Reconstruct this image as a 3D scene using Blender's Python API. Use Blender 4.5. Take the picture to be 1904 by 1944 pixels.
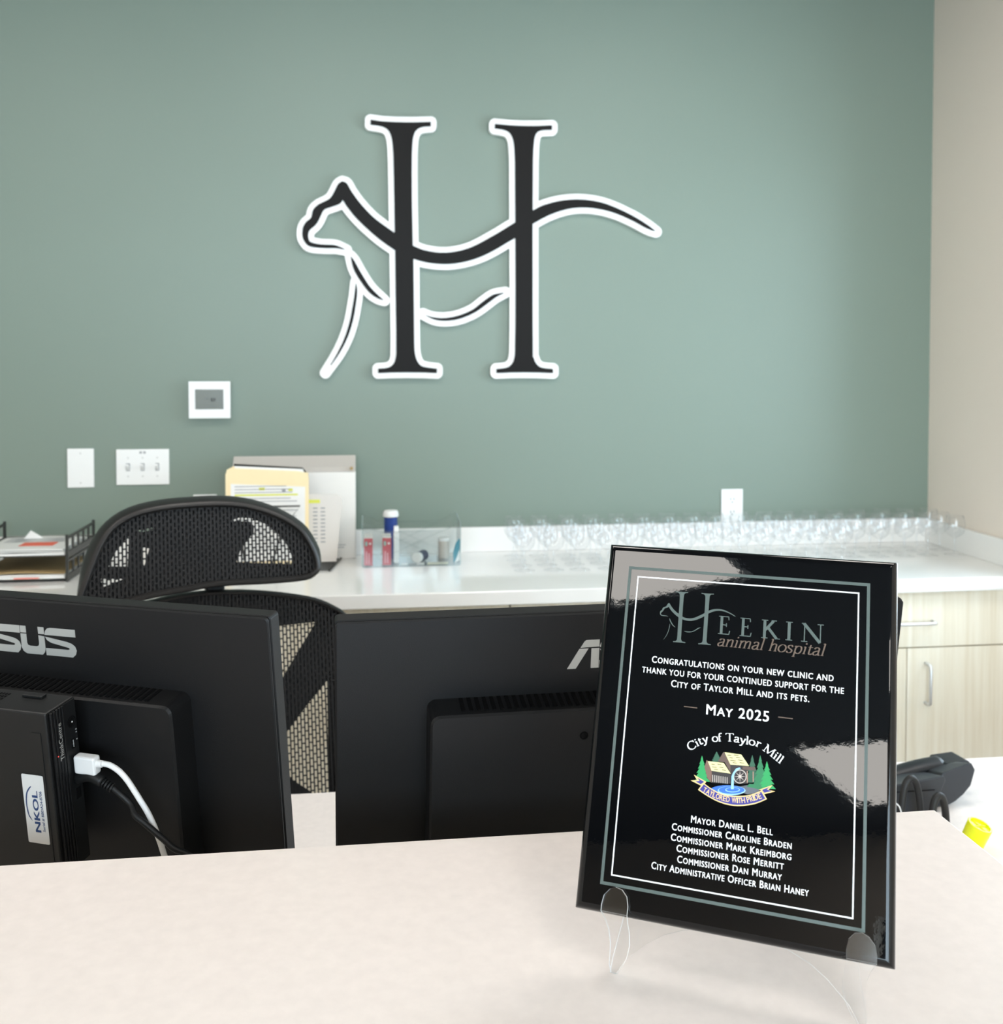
import bpy, bmesh, math, random
from mathutils import Vector, Matrix

# ------------------------------------------------------------------ camera, world, light, exposure
SC = bpy.context.scene
COL = SC.collection
for _o in list(bpy.data.objects):
    bpy.data.objects.remove(_o)
R = math.radians
random.seed(7)

cam_d = bpy.data.cameras.new('camera')
cam = bpy.data.objects.new('camera', cam_d)
COL.objects.link(cam)
cam.location = (0.0, 0.0, 1.55)
cam.rotation_euler = (R(90 - 1.8), 0.0, R(-7.3))
cam_d.sensor_fit = 'HORIZONTAL'
cam_d.sensor_width = 36.0
cam_d.lens = 36.0 * 1930.0 / 1904.0
cam_d.shift_y = -222.0 / 1904.0
cam_d.clip_start = 0.02
cam_d.dof.use_dof = True
cam_d.dof.focus_distance = 0.93
cam_d.dof.aperture_fstop = 12.0
SC.camera = cam

world = bpy.data.worlds.new('World')
SC.world = world
world.use_nodes = True
wbg = world.node_tree.nodes['Background']
wbg.inputs[0].default_value = (0.73, 0.875, 1.0, 1.0)
wbg.inputs[1].default_value = 10.4

SC.view_settings.view_transform = 'Standard'
SC.view_settings.look = 'None'
SC.view_settings.exposure = 0.33
SC.view_settings.gamma = 1.0
SC.view_settings.use_curve_mapping = False
SC.cycles.use_denoising = True
SC.cycles.max_bounces = 6
SC.cycles.diffuse_bounces = 4
SC.cycles.glossy_bounces = 3
SC.cycles.transparent_max_bounces = 20
SC.cycles.caustics_reflective = False
SC.cycles.caustics_refractive = False
SC.cycles.sample_clamp_indirect = 6.0

PANEL_RADIANCE = 10.5          # ceiling light panels
# daylight comes in through two window openings (the portals only guide sampling, they add no light)
WALL_Y, RIGHT_X, CEIL, FRONT_Y = 3.43, 1.99, 3.0, -3.6
WIN = dict(y0=1.65, y1=2.75, z0=1.0, z1=2.35)        # in the right wall
WIN2 = dict(x0=-1.9, x1=1.8, z0=0.1, z1=2.6)       # shop-front glazing in the front wall, behind the camera
for nm_, loc_, rot_, sx_, sy_ in (('window_portal', (RIGHT_X + 0.2, (WIN['y0'] + WIN['y1']) / 2, (WIN['z0'] + WIN['z1']) / 2), (0, R(90), 0), WIN['z1'] - WIN['z0'], WIN['y1'] - WIN['y0']),
                                  ('window_portal', ((WIN2['x0'] + WIN2['x1']) / 2, FRONT_Y - 0.17, (WIN2['z0'] + WIN2['z1']) / 2), (R(90), 0, 0), WIN2['x1'] - WIN2['x0'], WIN2['z1'] - WIN2['z0'])):
    pl = bpy.data.lights.new(nm_, 'AREA')
    pl.shape = 'RECTANGLE'
    pl.size = sx_
    pl.size_y = sy_
    pl.cycles.is_portal = True
    plo = bpy.data.objects.new(nm_, pl)
    COL.objects.link(plo)
    plo.location = loc_
    plo.rotation_euler = rot_

# ------------------------------------------------------------------ constants
TOP_Z = 0.91        # back worktop
DESK_Z = 0.76
BAR_Z = 1.09        # front counter


def S(r, g, b):
    f = lambda c: (c / 255 / 12.92) if c / 255 <= 0.04045 else ((c / 255 + 0.055) / 1.055) ** 2.4
    return (f(r), f(g), f(b), 1.0)


# ------------------------------------------------------------------ materials
def mat(name, col, rough=0.5, metal=0.0, spec=0.5, coat=0.0, noise=0.0, nscale=20.0, bump=0.0, bscale=200.0, coords='Object'):
    m = bpy.data.materials.new(name)
    m.use_nodes = True
    nt = m.node_tree
    p = nt.nodes['Principled BSDF']
    p.inputs['Base Color'].default_value = col
    p.inputs['Roughness'].default_value = rough
    p.inputs['Metallic'].default_value = metal
    p.inputs['Specular IOR Level'].default_value = spec
    p.inputs['Coat Weight'].default_value = coat
    tc = nt.nodes.new('ShaderNodeTexCoord')
    if noise > 0:
        n = nt.nodes.new('ShaderNodeTexNoise')
        n.inputs['Scale'].default_value = nscale
        n.inputs['Detail'].default_value = 6
        nt.links.new(tc.outputs[coords], n.inputs['Vector'])
        mx = nt.nodes.new('ShaderNodeMix')
        mx.data_type = 'RGBA'
        mx.inputs[6].default_value = tuple(c * (1 - noise) for c in col[:3]) + (1,)
        mx.inputs[7].default_value = tuple(min(1, c * (1 + noise)) for c in col[:3]) + (1,)
        nt.links.new(n.outputs['Fac'], mx.inputs[0])
        nt.links.new(mx.outputs[2], p.inputs['Base Color'])
    if bump > 0:
        n2 = nt.nodes.new('ShaderNodeTexNoise')
        n2.inputs['Scale'].default_value = bscale
        n2.inputs['Detail'].default_value = 3
        nt.links.new(tc.outputs[coords], n2.inputs['Vector'])
        b = nt.nodes.new('ShaderNodeBump')
        b.inputs['Strength'].default_value = bump
        b.inputs['Distance'].default_value = 0.002
        nt.links.new(n2.outputs['Fac'], b.inputs['Height'])
        nt.links.new(b.outputs['Normal'], p.inputs['Normal'])
    return m


def clear(name, tint=(1, 1, 1, 1), ior=1.45, rough=0.02, gloss=1.0, body=0.0):
    """thin clear sheet: straight-through light plus a Fresnel reflection"""
    m = bpy.data.materials.new(name)
    m.use_nodes = True
    nt = m.node_tree
    nt.nodes.remove(nt.nodes['Principled BSDF'])
    out = nt.nodes['Material Output']
    tr = nt.nodes.new('ShaderNodeBsdfTransparent')
    tr.inputs[0].default_value = tint
    gl = nt.nodes.new('ShaderNodeBsdfGlossy')
    gl.inputs['Roughness'].default_value = rough
    lw = nt.nodes.new('ShaderNodeLayerWeight')
    lw.inputs[0].default_value = 0.5
    pw = nt.nodes.new('ShaderNodeMath')
    pw.operation = 'POWER'
    pw.inputs[1].default_value = 5.5
    nt.links.new(lw.outputs['Facing'], pw.inputs[0])
    f0 = ((ior - 1) / (ior + 1)) ** 2
    mth = nt.nodes.new('ShaderNodeMath')
    mth.operation = 'MULTIPLY_ADD'
    mth.use_clamp = True
    mth.inputs[1].default_value = gloss * 0.9
    mth.inputs[2].default_value = body + f0
    mx = nt.nodes.new('ShaderNodeMixShader')
    nt.links.new(pw.outputs[0], mth.inputs[0])
    nt.links.new(mth.outputs[0], mx.inputs[0])
    nt.links.new(tr.outputs[0], mx.inputs[1])
    nt.links.new(gl.outputs[0], mx.inputs[2])
    nt.links.new(mx.outputs[0], out.inputs['Surface'])
    return m


def edge_clear(name, col, part):
    """bright cut edge of an acrylic sheet: part see-through, part white standing in for the light it pipes"""
    m = mat(name, col, 0.25)
    nt = m.node_tree
    tr = nt.nodes.new('ShaderNodeBsdfTransparent')
    mx = nt.nodes.new('ShaderNodeMixShader')
    mx.inputs[0].default_value = part
    nt.links.new(tr.outputs[0], mx.inputs[1])
    nt.links.new(nt.nodes['Principled BSDF'].outputs[0], mx.inputs[2])
    nt.links.new(mx.outputs[0], nt.nodes['Material Output'].inputs['Surface'])
    return m


def emit(name, col, strength):
    m = bpy.data.materials.new(name)
    m.use_nodes = True
    nt = m.node_tree
    nt.nodes.remove(nt.nodes['Principled BSDF'])
    e = nt.nodes.new('ShaderNodeEmission')
    e.inputs[0].default_value = col
    e.inputs[1].default_value = strength
    nt.links.new(e.outputs[0], nt.nodes['Material Output'].inputs['Surface'])
    return m


def wood_mat(name, ca, cb, axis='Z'):
    m = mat(name, ca, 0.45)
    nt = m.node_tree
    p = nt.nodes['Principled BSDF']
    tc = nt.nodes.new('ShaderNodeTexCoord')
    mp = nt.nodes.new('ShaderNodeMapping')
    mp.inputs['Scale'].default_value = (38, 38, 1.2) if axis == 'Z' else (1.2, 38, 38)
    n = nt.nodes.new('ShaderNodeTexNoise')
    n.inputs['Scale'].default_value = 1.6
    n.inputs['Detail'].default_value = 8
    n.inputs['Roughness'].default_value = 0.6
    cr = nt.nodes.new('ShaderNodeValToRGB')
    cr.color_ramp.elements[0].position = 0.32
    cr.color_ramp.elements[0].color = cb
    cr.color_ramp.elements[1].position = 0.68
    cr.color_ramp.elements[1].color = ca
    nt.links.new(tc.outputs['Object'], mp.inputs[0])
    nt.links.new(mp.outputs[0], n.inputs['Vector'])
    nt.links.new(n.outputs['Fac'], cr.inputs[0])
    nt.links.new(cr.outputs[0], p.inputs['Base Color'])
    return m


def mesh_fabric(name, col, pitch_x, pitch_z, thread):
    """woven mesh: real see-through slots between threads"""
    m = bpy.data.materials.new(name)
    m.use_nodes = True
    nt = m.node_tree
    p = nt.nodes['Principled BSDF']
    p.inputs['Base Color'].default_value = col
    p.inputs['Roughness'].default_value = 0.7
    tc = nt.nodes.new('ShaderNodeTexCoord')
    mp = nt.nodes.new('ShaderNodeMapping')
    mp.inputs['Rotation'].default_value = (0, 0, R(90))
    br = nt.nodes.new('ShaderNodeTexBrick')
    br.offset = 0.5
    br.inputs['Scale'].default_value = 1.0
    br.inputs['Brick Width'].default_value = pitch_z
    br.inputs['Row Height'].default_value = pitch_x
    br.inputs['Mortar Size'].default_value = thread
    br.inputs['Mortar Smooth'].default_value = 0.0
    tr = nt.nodes.new('ShaderNodeBsdfTransparent')
    mx = nt.nodes.new('ShaderNodeMixShader')
    nt.links.new(tc.outputs['Object'], mp.inputs[0])
    nt.links.new(mp.outputs[0], br.inputs['Vector'])
    nt.links.new(br.outputs['Fac'], mx.inputs[0])
    nt.links.new(tr.outputs[0], mx.inputs[1])
    nt.links.new(p.outputs[0], mx.inputs[2])
    nt.links.new(mx.outputs[0], nt.nodes['Material Output'].inputs['Surface'])
    return m


M = {}
M['green'] = mat('green_paint', S(126, 140, 129), 0.42, spec=0.35, noise=0.015, nscale=3, bump=0.10, bscale=260)
M['beige'] = mat('beige_paint', S(238, 226, 213), 0.55, spec=0.3, noise=0.01, nscale=3, bump=0.10, bscale=260)
M['ceiling'] = mat('ceiling_grey', S(98, 96, 94), 0.9, noise=0.02, nscale=60)
M['floor'] = wood_mat('floor_vinyl', S(150, 138, 122), S(120, 108, 94), 'X')
M['quartz'] = mat('white_quartz', S(243, 241, 237), 0.09, noise=0.02, nscale=9)
M['laminate'] = mat('white_laminate', S(233, 225, 220), 0.38, noise=0.07, nscale=85, spec=0.4)
M['oak'] = wood_mat('pale_oak', S(246, 239, 222), S(232, 221, 198))
M['steel'] = mat('satin_steel', S(226, 227, 228), 0.35, metal=0.7)
M['whiteplastic'] = mat('white_plastic', S(240, 240, 238), 0.35, noise=0.01)
M['signwhite'] = mat('sign_white', S(247, 246, 243), 0.45, noise=0.01)
M['signblack'] = mat('sign_black', S(26, 24, 23), 0.5, noise=0.05, spec=0.12)
M['screen'] = mat('thermostat_lcd', S(92, 93, 80), 0.25, noise=0.03)
M['darkprint'] = mat('dark_print', S(70, 72, 70), 0.6, noise=0.05)
M['screwgrey'] = mat('painted_screw', S(212, 212, 209), 0.45, noise=0.02)
M['greyprint'] = mat('grey_print', S(160, 162, 164), 0.6, noise=0.05)
M['blackplastic'] = mat('black_plastic', S(17, 17, 18), 0.5, noise=0.06, nscale=300, bump=0.1, bscale=900, spec=0.28)
M['blackplastic2'] = mat('black_plastic_fine', S(18, 19, 20), 0.45, noise=0.06, nscale=300, spec=0.35)
M['black'] = mat('deep_black', S(8, 8, 9), 0.8, noise=0.05, spec=0.1)
M['silver'] = mat('silver_print', S(176, 176, 172), 0.38, metal=0.35, noise=0.03)
M['lacquer'] = mat('black_lacquer', S(5, 6, 8), 0.02, spec=0.38, bump=0.012, bscale=110)
M['greyline'] = mat('grey_green_line', S(82, 94, 90), 0.4, noise=0.05, nscale=400)
M['white'] = mat('white_print', S(250, 250, 250), 0.4, noise=0.01)
M['brown'] = mat('brown_print', S(100, 82, 70), 0.45, noise=0.03)
M['acrylic'] = clear('clear_acrylic', (0.995, 0.997, 0.997, 1), 1.49, 0.08, 0.8, 0.03)
M['acrylic_edge'] = edge_clear('acrylic_edge', S(252, 254, 254), 0.88)  # white in the colour imitates light piped out at the cut edges
M['glass'] = clear('wine_glass', (0.985, 0.99, 0.995, 1), 1.5, 0.05, 0.8, 0.03)
M['binclear'] = clear('bin_clear', (0.93, 0.95, 0.95, 1), 1.45, 0.05, 1.1, 0.02)
M['binrim'] = edge_clear('bin_rim', S(206, 226, 224), 0.55)
M['frame'] = mat('chair_frame', S(30, 29, 29), 0.42, noise=0.05)
M['mesh'] = mesh_fabric('chair_mesh', S(20, 20, 22), 0.0075, 0.0145, 0.0017)
M['mesh2'] = mesh_fabric('chair_mesh_back', S(20, 20, 22), 0.0078, 0.0165, 0.0015)
M['backing'] = mat('chair_backing', S(18, 18, 20), 0.75, noise=0.1, nscale=200)
M['paper'] = mat('paper', S(244, 243, 240), 0.8, noise=0.02, nscale=40)
M['manila'] = mat('manila', S(250, 230, 186), 0.75, noise=0.02, nscale=30)
M['kraft'] = mat('kraft_folder', S(176, 150, 104), 0.75, noise=0.03, nscale=30)
M['orange'] = mat('orange_note', S(250, 120, 96), 0.75, noise=0.02)
M['yellowhl'] = mat('highlight_yellow', S(222, 226, 96), 0.75, noise=0.03)
M['wire'] = mat('black_wire', S(48, 48, 44), 0.45, noise=0.05)
M['cardboard'] = mat('white_cardboard', S(244, 241, 236), 0.7, noise=0.015)
M['flap'] = mat('grey_card', S(196, 190, 182), 0.7, noise=0.02)
M['sleeve'] = mat('sleeve_paper', S(226, 222, 217), 0.3, noise=0.02)
M['red'] = mat('red_box', S(196, 70, 82), 0.5, noise=0.03)
M['pink'] = mat('pink_print', S(232, 160, 168), 0.5, noise=0.03)
M['teal_badge'] = mat('pale_teal_print', S(150, 196, 186), 0.5, noise=0.03)
M['blue'] = mat('blue_plastic', S(22, 58, 132), 0.35, noise=0.03)
M['navy'] = mat('navy_wrap', S(44, 54, 84), 0.5, noise=0.03)
M['jar'] = mat('beige_jar', S(206, 198, 188), 0.5, noise=0.04)
M['teal'] = mat('teal_packet', S(58, 146, 166), 0.4, noise=0.05)
M['cream'] = mat('cream_card', S(226, 222, 196), 0.6, noise=0.03)
M['grey'] = mat('grey_card_print', S(170, 170, 168), 0.6, noise=0.03)
M['phone'] = mat('phone_plastic', S(46, 49, 54), 0.42, noise=0.05, nscale=200)
M['phone2'] = mat('phone_plastic_dark', S(30, 33, 37), 0.42, noise=0.05, nscale=200)
M['rubber'] = mat('rubber_cable', S(24, 23, 23), 0.55, noise=0.05)
M['yellow'] = mat('neon_yellow', S(232, 236, 8), 0.4, noise=0.02)
M['usbwhite'] = mat('white_cable', S(228, 228, 228), 0.4, noise=0.02)
M['sticker'] = mat('silver_sticker', S(205, 205, 204), 0.35, noise=0.01)
M['navyprint'] = mat('navy_print', S(28, 58, 104), 0.5, noise=0.03)
M['red_led'] = emit('red_led', S(255, 90, 80), 1.2)
M['panel'] = emit('light_panel', (1.0, 0.955, 0.895, 1), PANEL_RADIANCE)
M['pane'] = clear('window_pane', (0.96, 0.98, 0.98, 1), 1.5, 0.0)
M['alu'] = mat('window_aluminium', S(70, 70, 72), 0.4, metal=0.6, noise=0.02)
for nm, c in dict(e_dark=(46, 92, 70), e_mid=(40, 118, 76), e_light=(38, 152, 84), e_brown=(96, 76, 68), e_wall=(46, 40, 40), e_wall2=(120, 90, 78),
                  e_cream=(238, 226, 160), e_ink=(40, 34, 26), e_pale=(206, 194, 184), e_rose=(176, 136, 118), e_pool=(48, 104, 196), e_sky=(150, 200, 240),
                  e_ground=(92, 96, 104), e_tan=(238, 200, 136), e_navy=(50, 48, 138)).items():
    M[nm] = mat(nm, S(*c), 0.45, noise=0.04, nscale=600)


# ------------------------------------------------------------------ object helpers
def tag(o, label=None, cat=None, group=None, kind=None):
    if label: o['label'] = label
    if cat: o['category'] = cat
    if group: o['group'] = group
    if kind: o['kind'] = kind
    return o


def thing(name, label, cat, loc=(0, 0, 0), rotz=0.0, group=None, matrix=None):
    o = bpy.data.objects.new(name, None)
    COL.objects.link(o)
    o.empty_display_size = 0.05
    if matrix is not None:
        o.matrix_world = matrix
    else:
        o.location = loc
        o.rotation_euler = (0, 0, rotz)
    return tag(o, label, cat, group)


def link_mesh(name, me, m, parent=None, smooth=False, matrix=None):
    o = bpy.data.objects.new(name, me)
    COL.objects.link(o)
    if m is not None:
        for x in (m if isinstance(m, (list, tuple)) else [m]):
            me.materials.append(x)
    if parent is not None:
        o.parent = parent
    if matrix is not None:
        o.matrix_local = matrix
    if smooth:
        me.polygons.foreach_set('use_smooth', [True] * len(me.polygons))
    return o


def from_bm(name, bm, m, parent=None, smooth=False, matrix=None):
    bmesh.ops.recalc_face_normals(bm, faces=bm.faces[:])
    me = bpy.data.meshes.new(name)
    bm.to_mesh(me)
    bm.free()
    return link_mesh(name, me, m, parent, smooth, matrix)


def add_box(bm, x0, x1, y0, y1, z0, z1, bev=0.0, seg=2):
    r = bmesh.ops.create_cube(bm, size=1.0)
    vs = r['verts']
    for v in vs:
        v.co = Vector(((x0 + x1) / 2 + v.co.x * (x1 - x0), (y0 + y1) / 2 + v.co.y * (y1 - y0), (z0 + z1) / 2 + v.co.z * (z1 - z0)))
    if bev > 0:
        es = list({e for v in vs for e in v.link_edges})
        bmesh.ops.bevel(bm, geom=es, offset=bev, segments=seg, affect='EDGES', profile=0.5)
    return vs


def box(name, x0, x1, y0, y1, z0, z1, m, parent=None, bev=0.0, seg=2, matrix=None):
    bm = bmesh.new()
    add_box(bm, x0, x1, y0, y1, z0, z1, bev, seg)
    return from_bm(name, bm, m, parent, False, matrix)


def add_prism(bm, pts, d0, d1, axis='Z', edge_mat=0):
    """polygon pts extruded between d0 and d1 along the axis"""
    def mk(a, b, d):
        return {'Z': (a, b, d), 'Y': (a, d, b), 'X': (d, a, b)}[axis]
    lo = [bm.verts.new(mk(a, b, d0)) for a, b in pts]
    hi = [bm.verts.new(mk(a, b, d1)) for a, b in pts]
    f1 = bm.faces.new(lo)
    f2 = bm.faces.new(hi[::-1])
    n = len(pts)
    sides = []
    for i in range(n):
        f = bm.faces.new((lo[i], hi[i], hi[(i + 1) % n], lo[(i + 1) % n]))
        f.material_index = edge_mat
        sides.append(f)
    bmesh.ops.triangulate(bm, faces=[f1, f2])
    return sides


def prism(name, pts, d0, d1, m, parent=None, axis='Z', edge_mat=0, bev=0.0, matrix=None):
    bm = bmesh.new()
    add_prism(bm, pts, d0, d1, axis, edge_mat)
    if bev > 0:
        bmesh.ops.recalc_face_normals(bm, faces=bm.faces[:])
        es = [e for e in bm.edges if len(e.link_faces) == 2 and e.calc_face_angle() > R(25)]
        bmesh.ops.bevel(bm, geom=es, offset=bev, segments=2, affect='EDGES', profile=0.5)
    return from_bm(name, bm, m, parent, False, matrix)


def add_flat(bm, pts, z, mi=0):
    vs = [bm.verts.new((a, b, z)) for a, b in pts]
    f = bm.faces.new(vs)
    f.material_index = mi
    r = bmesh.ops.triangulate(bm, faces=[f])
    return r


def flat(name, polys, z, m, parent=None):
    bm = bmesh.new()
    for p in polys:
        add_flat(bm, p, z)
    for f in bm.faces:
        if f.normal.z < 0:
            f.normal_flip()
    me = bpy.data.meshes.new(name)
    bm.to_mesh(me)
    bm.free()
    return link_mesh(name, me, m, parent)


def filled(name, loops, depth, m, parent=None, bevel=0.0, matrix=None):
    """outline plus holes, filled and extruded by +-depth about local z=0"""
    cu = bpy.data.curves.new(name, 'CURVE')
    cu.dimensions = '2D'
    cu.fill_mode = 'BOTH'
    cu.extrude = depth
    cu.bevel_depth = bevel
    cu.bevel_resolution = 2
    for L in loops:
        sp = cu.splines.new('POLY')
        sp.points.add(len(L) - 1)
        for p, q in zip(sp.points, L):
            p.co = (q[0], q[1], 0, 1)
        sp.use_cyclic_u = True
    t = bpy.data.objects.new(name + '_tmp', cu)
    COL.objects.link(t)
    bpy.context.view_layer.update()
    me = bpy.data.meshes.new_from_object(t.evaluated_get(bpy.context.evaluated_depsgraph_get()))
    bpy.data.objects.remove(t)
    me.name = name
    me.materials.clear()
    return link_mesh(name, me, m, parent, False, matrix)


def catmull(pts, n=6, closed=False):
    P = [Vector(p) for p in pts]
    m = len(P)
    res = []
    for i in range(m if closed else m - 1):
        p1, p2 = P[i], P[(i + 1) % m]
        p0 = P[i - 1] if (closed or i > 0) else p1
        p3 = P[(i + 2) % m] if (closed or i + 2 < m) else p2
        for k in range(n):
            t = k / n
            res.append(0.5 * ((2 * p1) + (p2 - p0) * t + (2 * p0 - 5 * p1 + 4 * p2 - p3) * t * t + (3 * p1 - p0 - 3 * p2 + p3) * t ** 3))
    if not closed:
        res.append(P[-1])
    return res


def add_tube(bm, path, rad, seg=10, closed=False, cap=True, flatten=1.0):
    P = [Vector(p) for p in path]
    n = len(P)
    rings = []
    ref = None
    for i in range(n):
        a = P[i - 1] if (i > 0 or closed) else P[i]
        b = P[(i + 1) % n] if (i < n - 1 or closed) else P[i]
        t = (b - a).normalized()
        if ref is None:
            ref = Vector((0, 0, 1)) if abs(t.z) < 0.9 else Vector((1, 0, 0))
        s = t.cross(ref)
        if s.length < 1e-6:
            s = t.orthogonal()
        s.normalize()
        up = s.cross(t).normalized()
        ref = up
        rr = rad[i] if isinstance(rad, (list, tuple)) else rad
        rings.append([bm.verts.new(P[i] + s * math.cos(2 * math.pi * k / seg) * rr + up * math.sin(2 * math.pi * k / seg) * rr * flatten) for k in range(seg)])
    for i in range(n if closed else n - 1):
        A, B = rings[i], rings[(i + 1) % n]
        for k in range(seg):
            bm.faces.new((A[k], A[(k + 1) % seg], B[(k + 1) % seg], B[k]))
    if cap and not closed:
        bm.faces.new(rings[0][::-1])
        bm.faces.new(rings[-1])


def tube(name, path, rad, m, parent=None, seg=10, closed=False, flatten=1.0):
    bm = bmesh.new()
    add_tube(bm, path, rad, seg, closed, flatten=flatten)
    return from_bm(name, bm, m, parent, True)


def add_lathe(bm, prof, seg=24, center=(0, 0, 0), cap_ends=True):
    rings = []
    for r, z in prof:
        rings.append([bm.verts.new((center[0] + r * math.cos(2 * math.pi * k / seg), center[1] + r * math.sin(2 * math.pi * k / seg), center[2] + z)) for k in range(seg)])
    for A, B in zip(rings[:-1], rings[1:]):
        for k in range(seg):
            bm.faces.new((A[k], A[(k + 1) % seg], B[(k + 1) % seg], B[k]))
    if cap_ends:
        bm.faces.new(rings[0][::-1])
        bm.faces.new(rings[-1])


def lathe(name, prof, m, parent=None, seg=24, center=(0, 0, 0), smooth=True, matrix=None):
    bm = bmesh.new()
    add_lathe(bm, prof, seg, center)
    o = from_bm(name, bm, m, parent, smooth, matrix)
    if smooth:
        o.data.set_sharp_from_angle(angle=R(35))
    return o


def text_mesh(name, body, x0, x1, base, cap, m, parent, z, small=False, bold=0.0, smallscale=0.8, spacing=1.0, shear=0.0):
    """lettering from the built-in font, fitted between x0 and x1 on a baseline, capitals cap high; local x right, y up"""
    cu = bpy.data.curves.new(name, 'FONT')
    cu.body = body
    cu.size = 1.0
    cu.space_character = spacing
    cu.shear = shear
    cu.resolution_u = 3
    if small:
        cu.small_caps_scale = smallscale
        for f in cu.body_format:
            f.use_small_caps = True
    t = bpy.data.objects.new(name + '_tmp', cu)
    COL.objects.link(t)
    bpy.context.view_layer.update()
    me = bpy.data.meshes.new_from_object(t.evaluated_get(bpy.context.evaluated_depsgraph_get()))
    bpy.data.objects.remove(t)
    me.materials.clear()
    xs = [v.co.x for v in me.vertices]
    a, b = min(xs), max(xs)
    sx = (x1 - x0) / (b - a + 2 * bold)
    sy = cap / 0.727
    if bold > 0:                       # heavier strokes: copies nudged sideways and up/down
        vs, fs = [], []
        base_v = [v.co.copy() for v in me.vertices]
        base_f = [list(f.vertices) for f in me.polygons]
        for k, (dx, dy) in enumerate(((0, 0), (bold, bold * .4), (-bold, bold * .4), (bold, -bold * .4), (-bold, -bold * .4))):
            off = len(vs)
            vs += [(v.x + dx, v.y + dy, k) for v in base_v]
            fs += [[i + off for i in f] for f in base_f]
        me = bpy.data.meshes.new(name)
        me.from_pydata(vs, [], fs)
    for v in me.vertices:
        v.co = Vector((x0 + (v.co.x - a + bold) * sx, base + v.co.y * sy, z + v.co.z * 2e-6 if bold > 0 else z))
    me.update()
    me.name = name
    return link_mesh(name, me, m, parent)


# --- broad-nib lettering for the serif faces on the award plaque (cap height 1, x-height .62)
def ov(cx, cy, rx, ry, a0=0, a1=360, n=16):
    return [(cx + rx * math.cos(R(a0 + (a1 - a0) * i / n)), cy + ry * math.sin(R(a0 + (a1 - a0) * i / n))) for i in range(n + 1)]


def cv(*p):
    return [(v.x, v.y) for v in catmull([(a, b, 0) for a, b in p], 5)]


def sf(x, y, w=0.14):
    return [(x - w, y), (x + w, y)]


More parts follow.
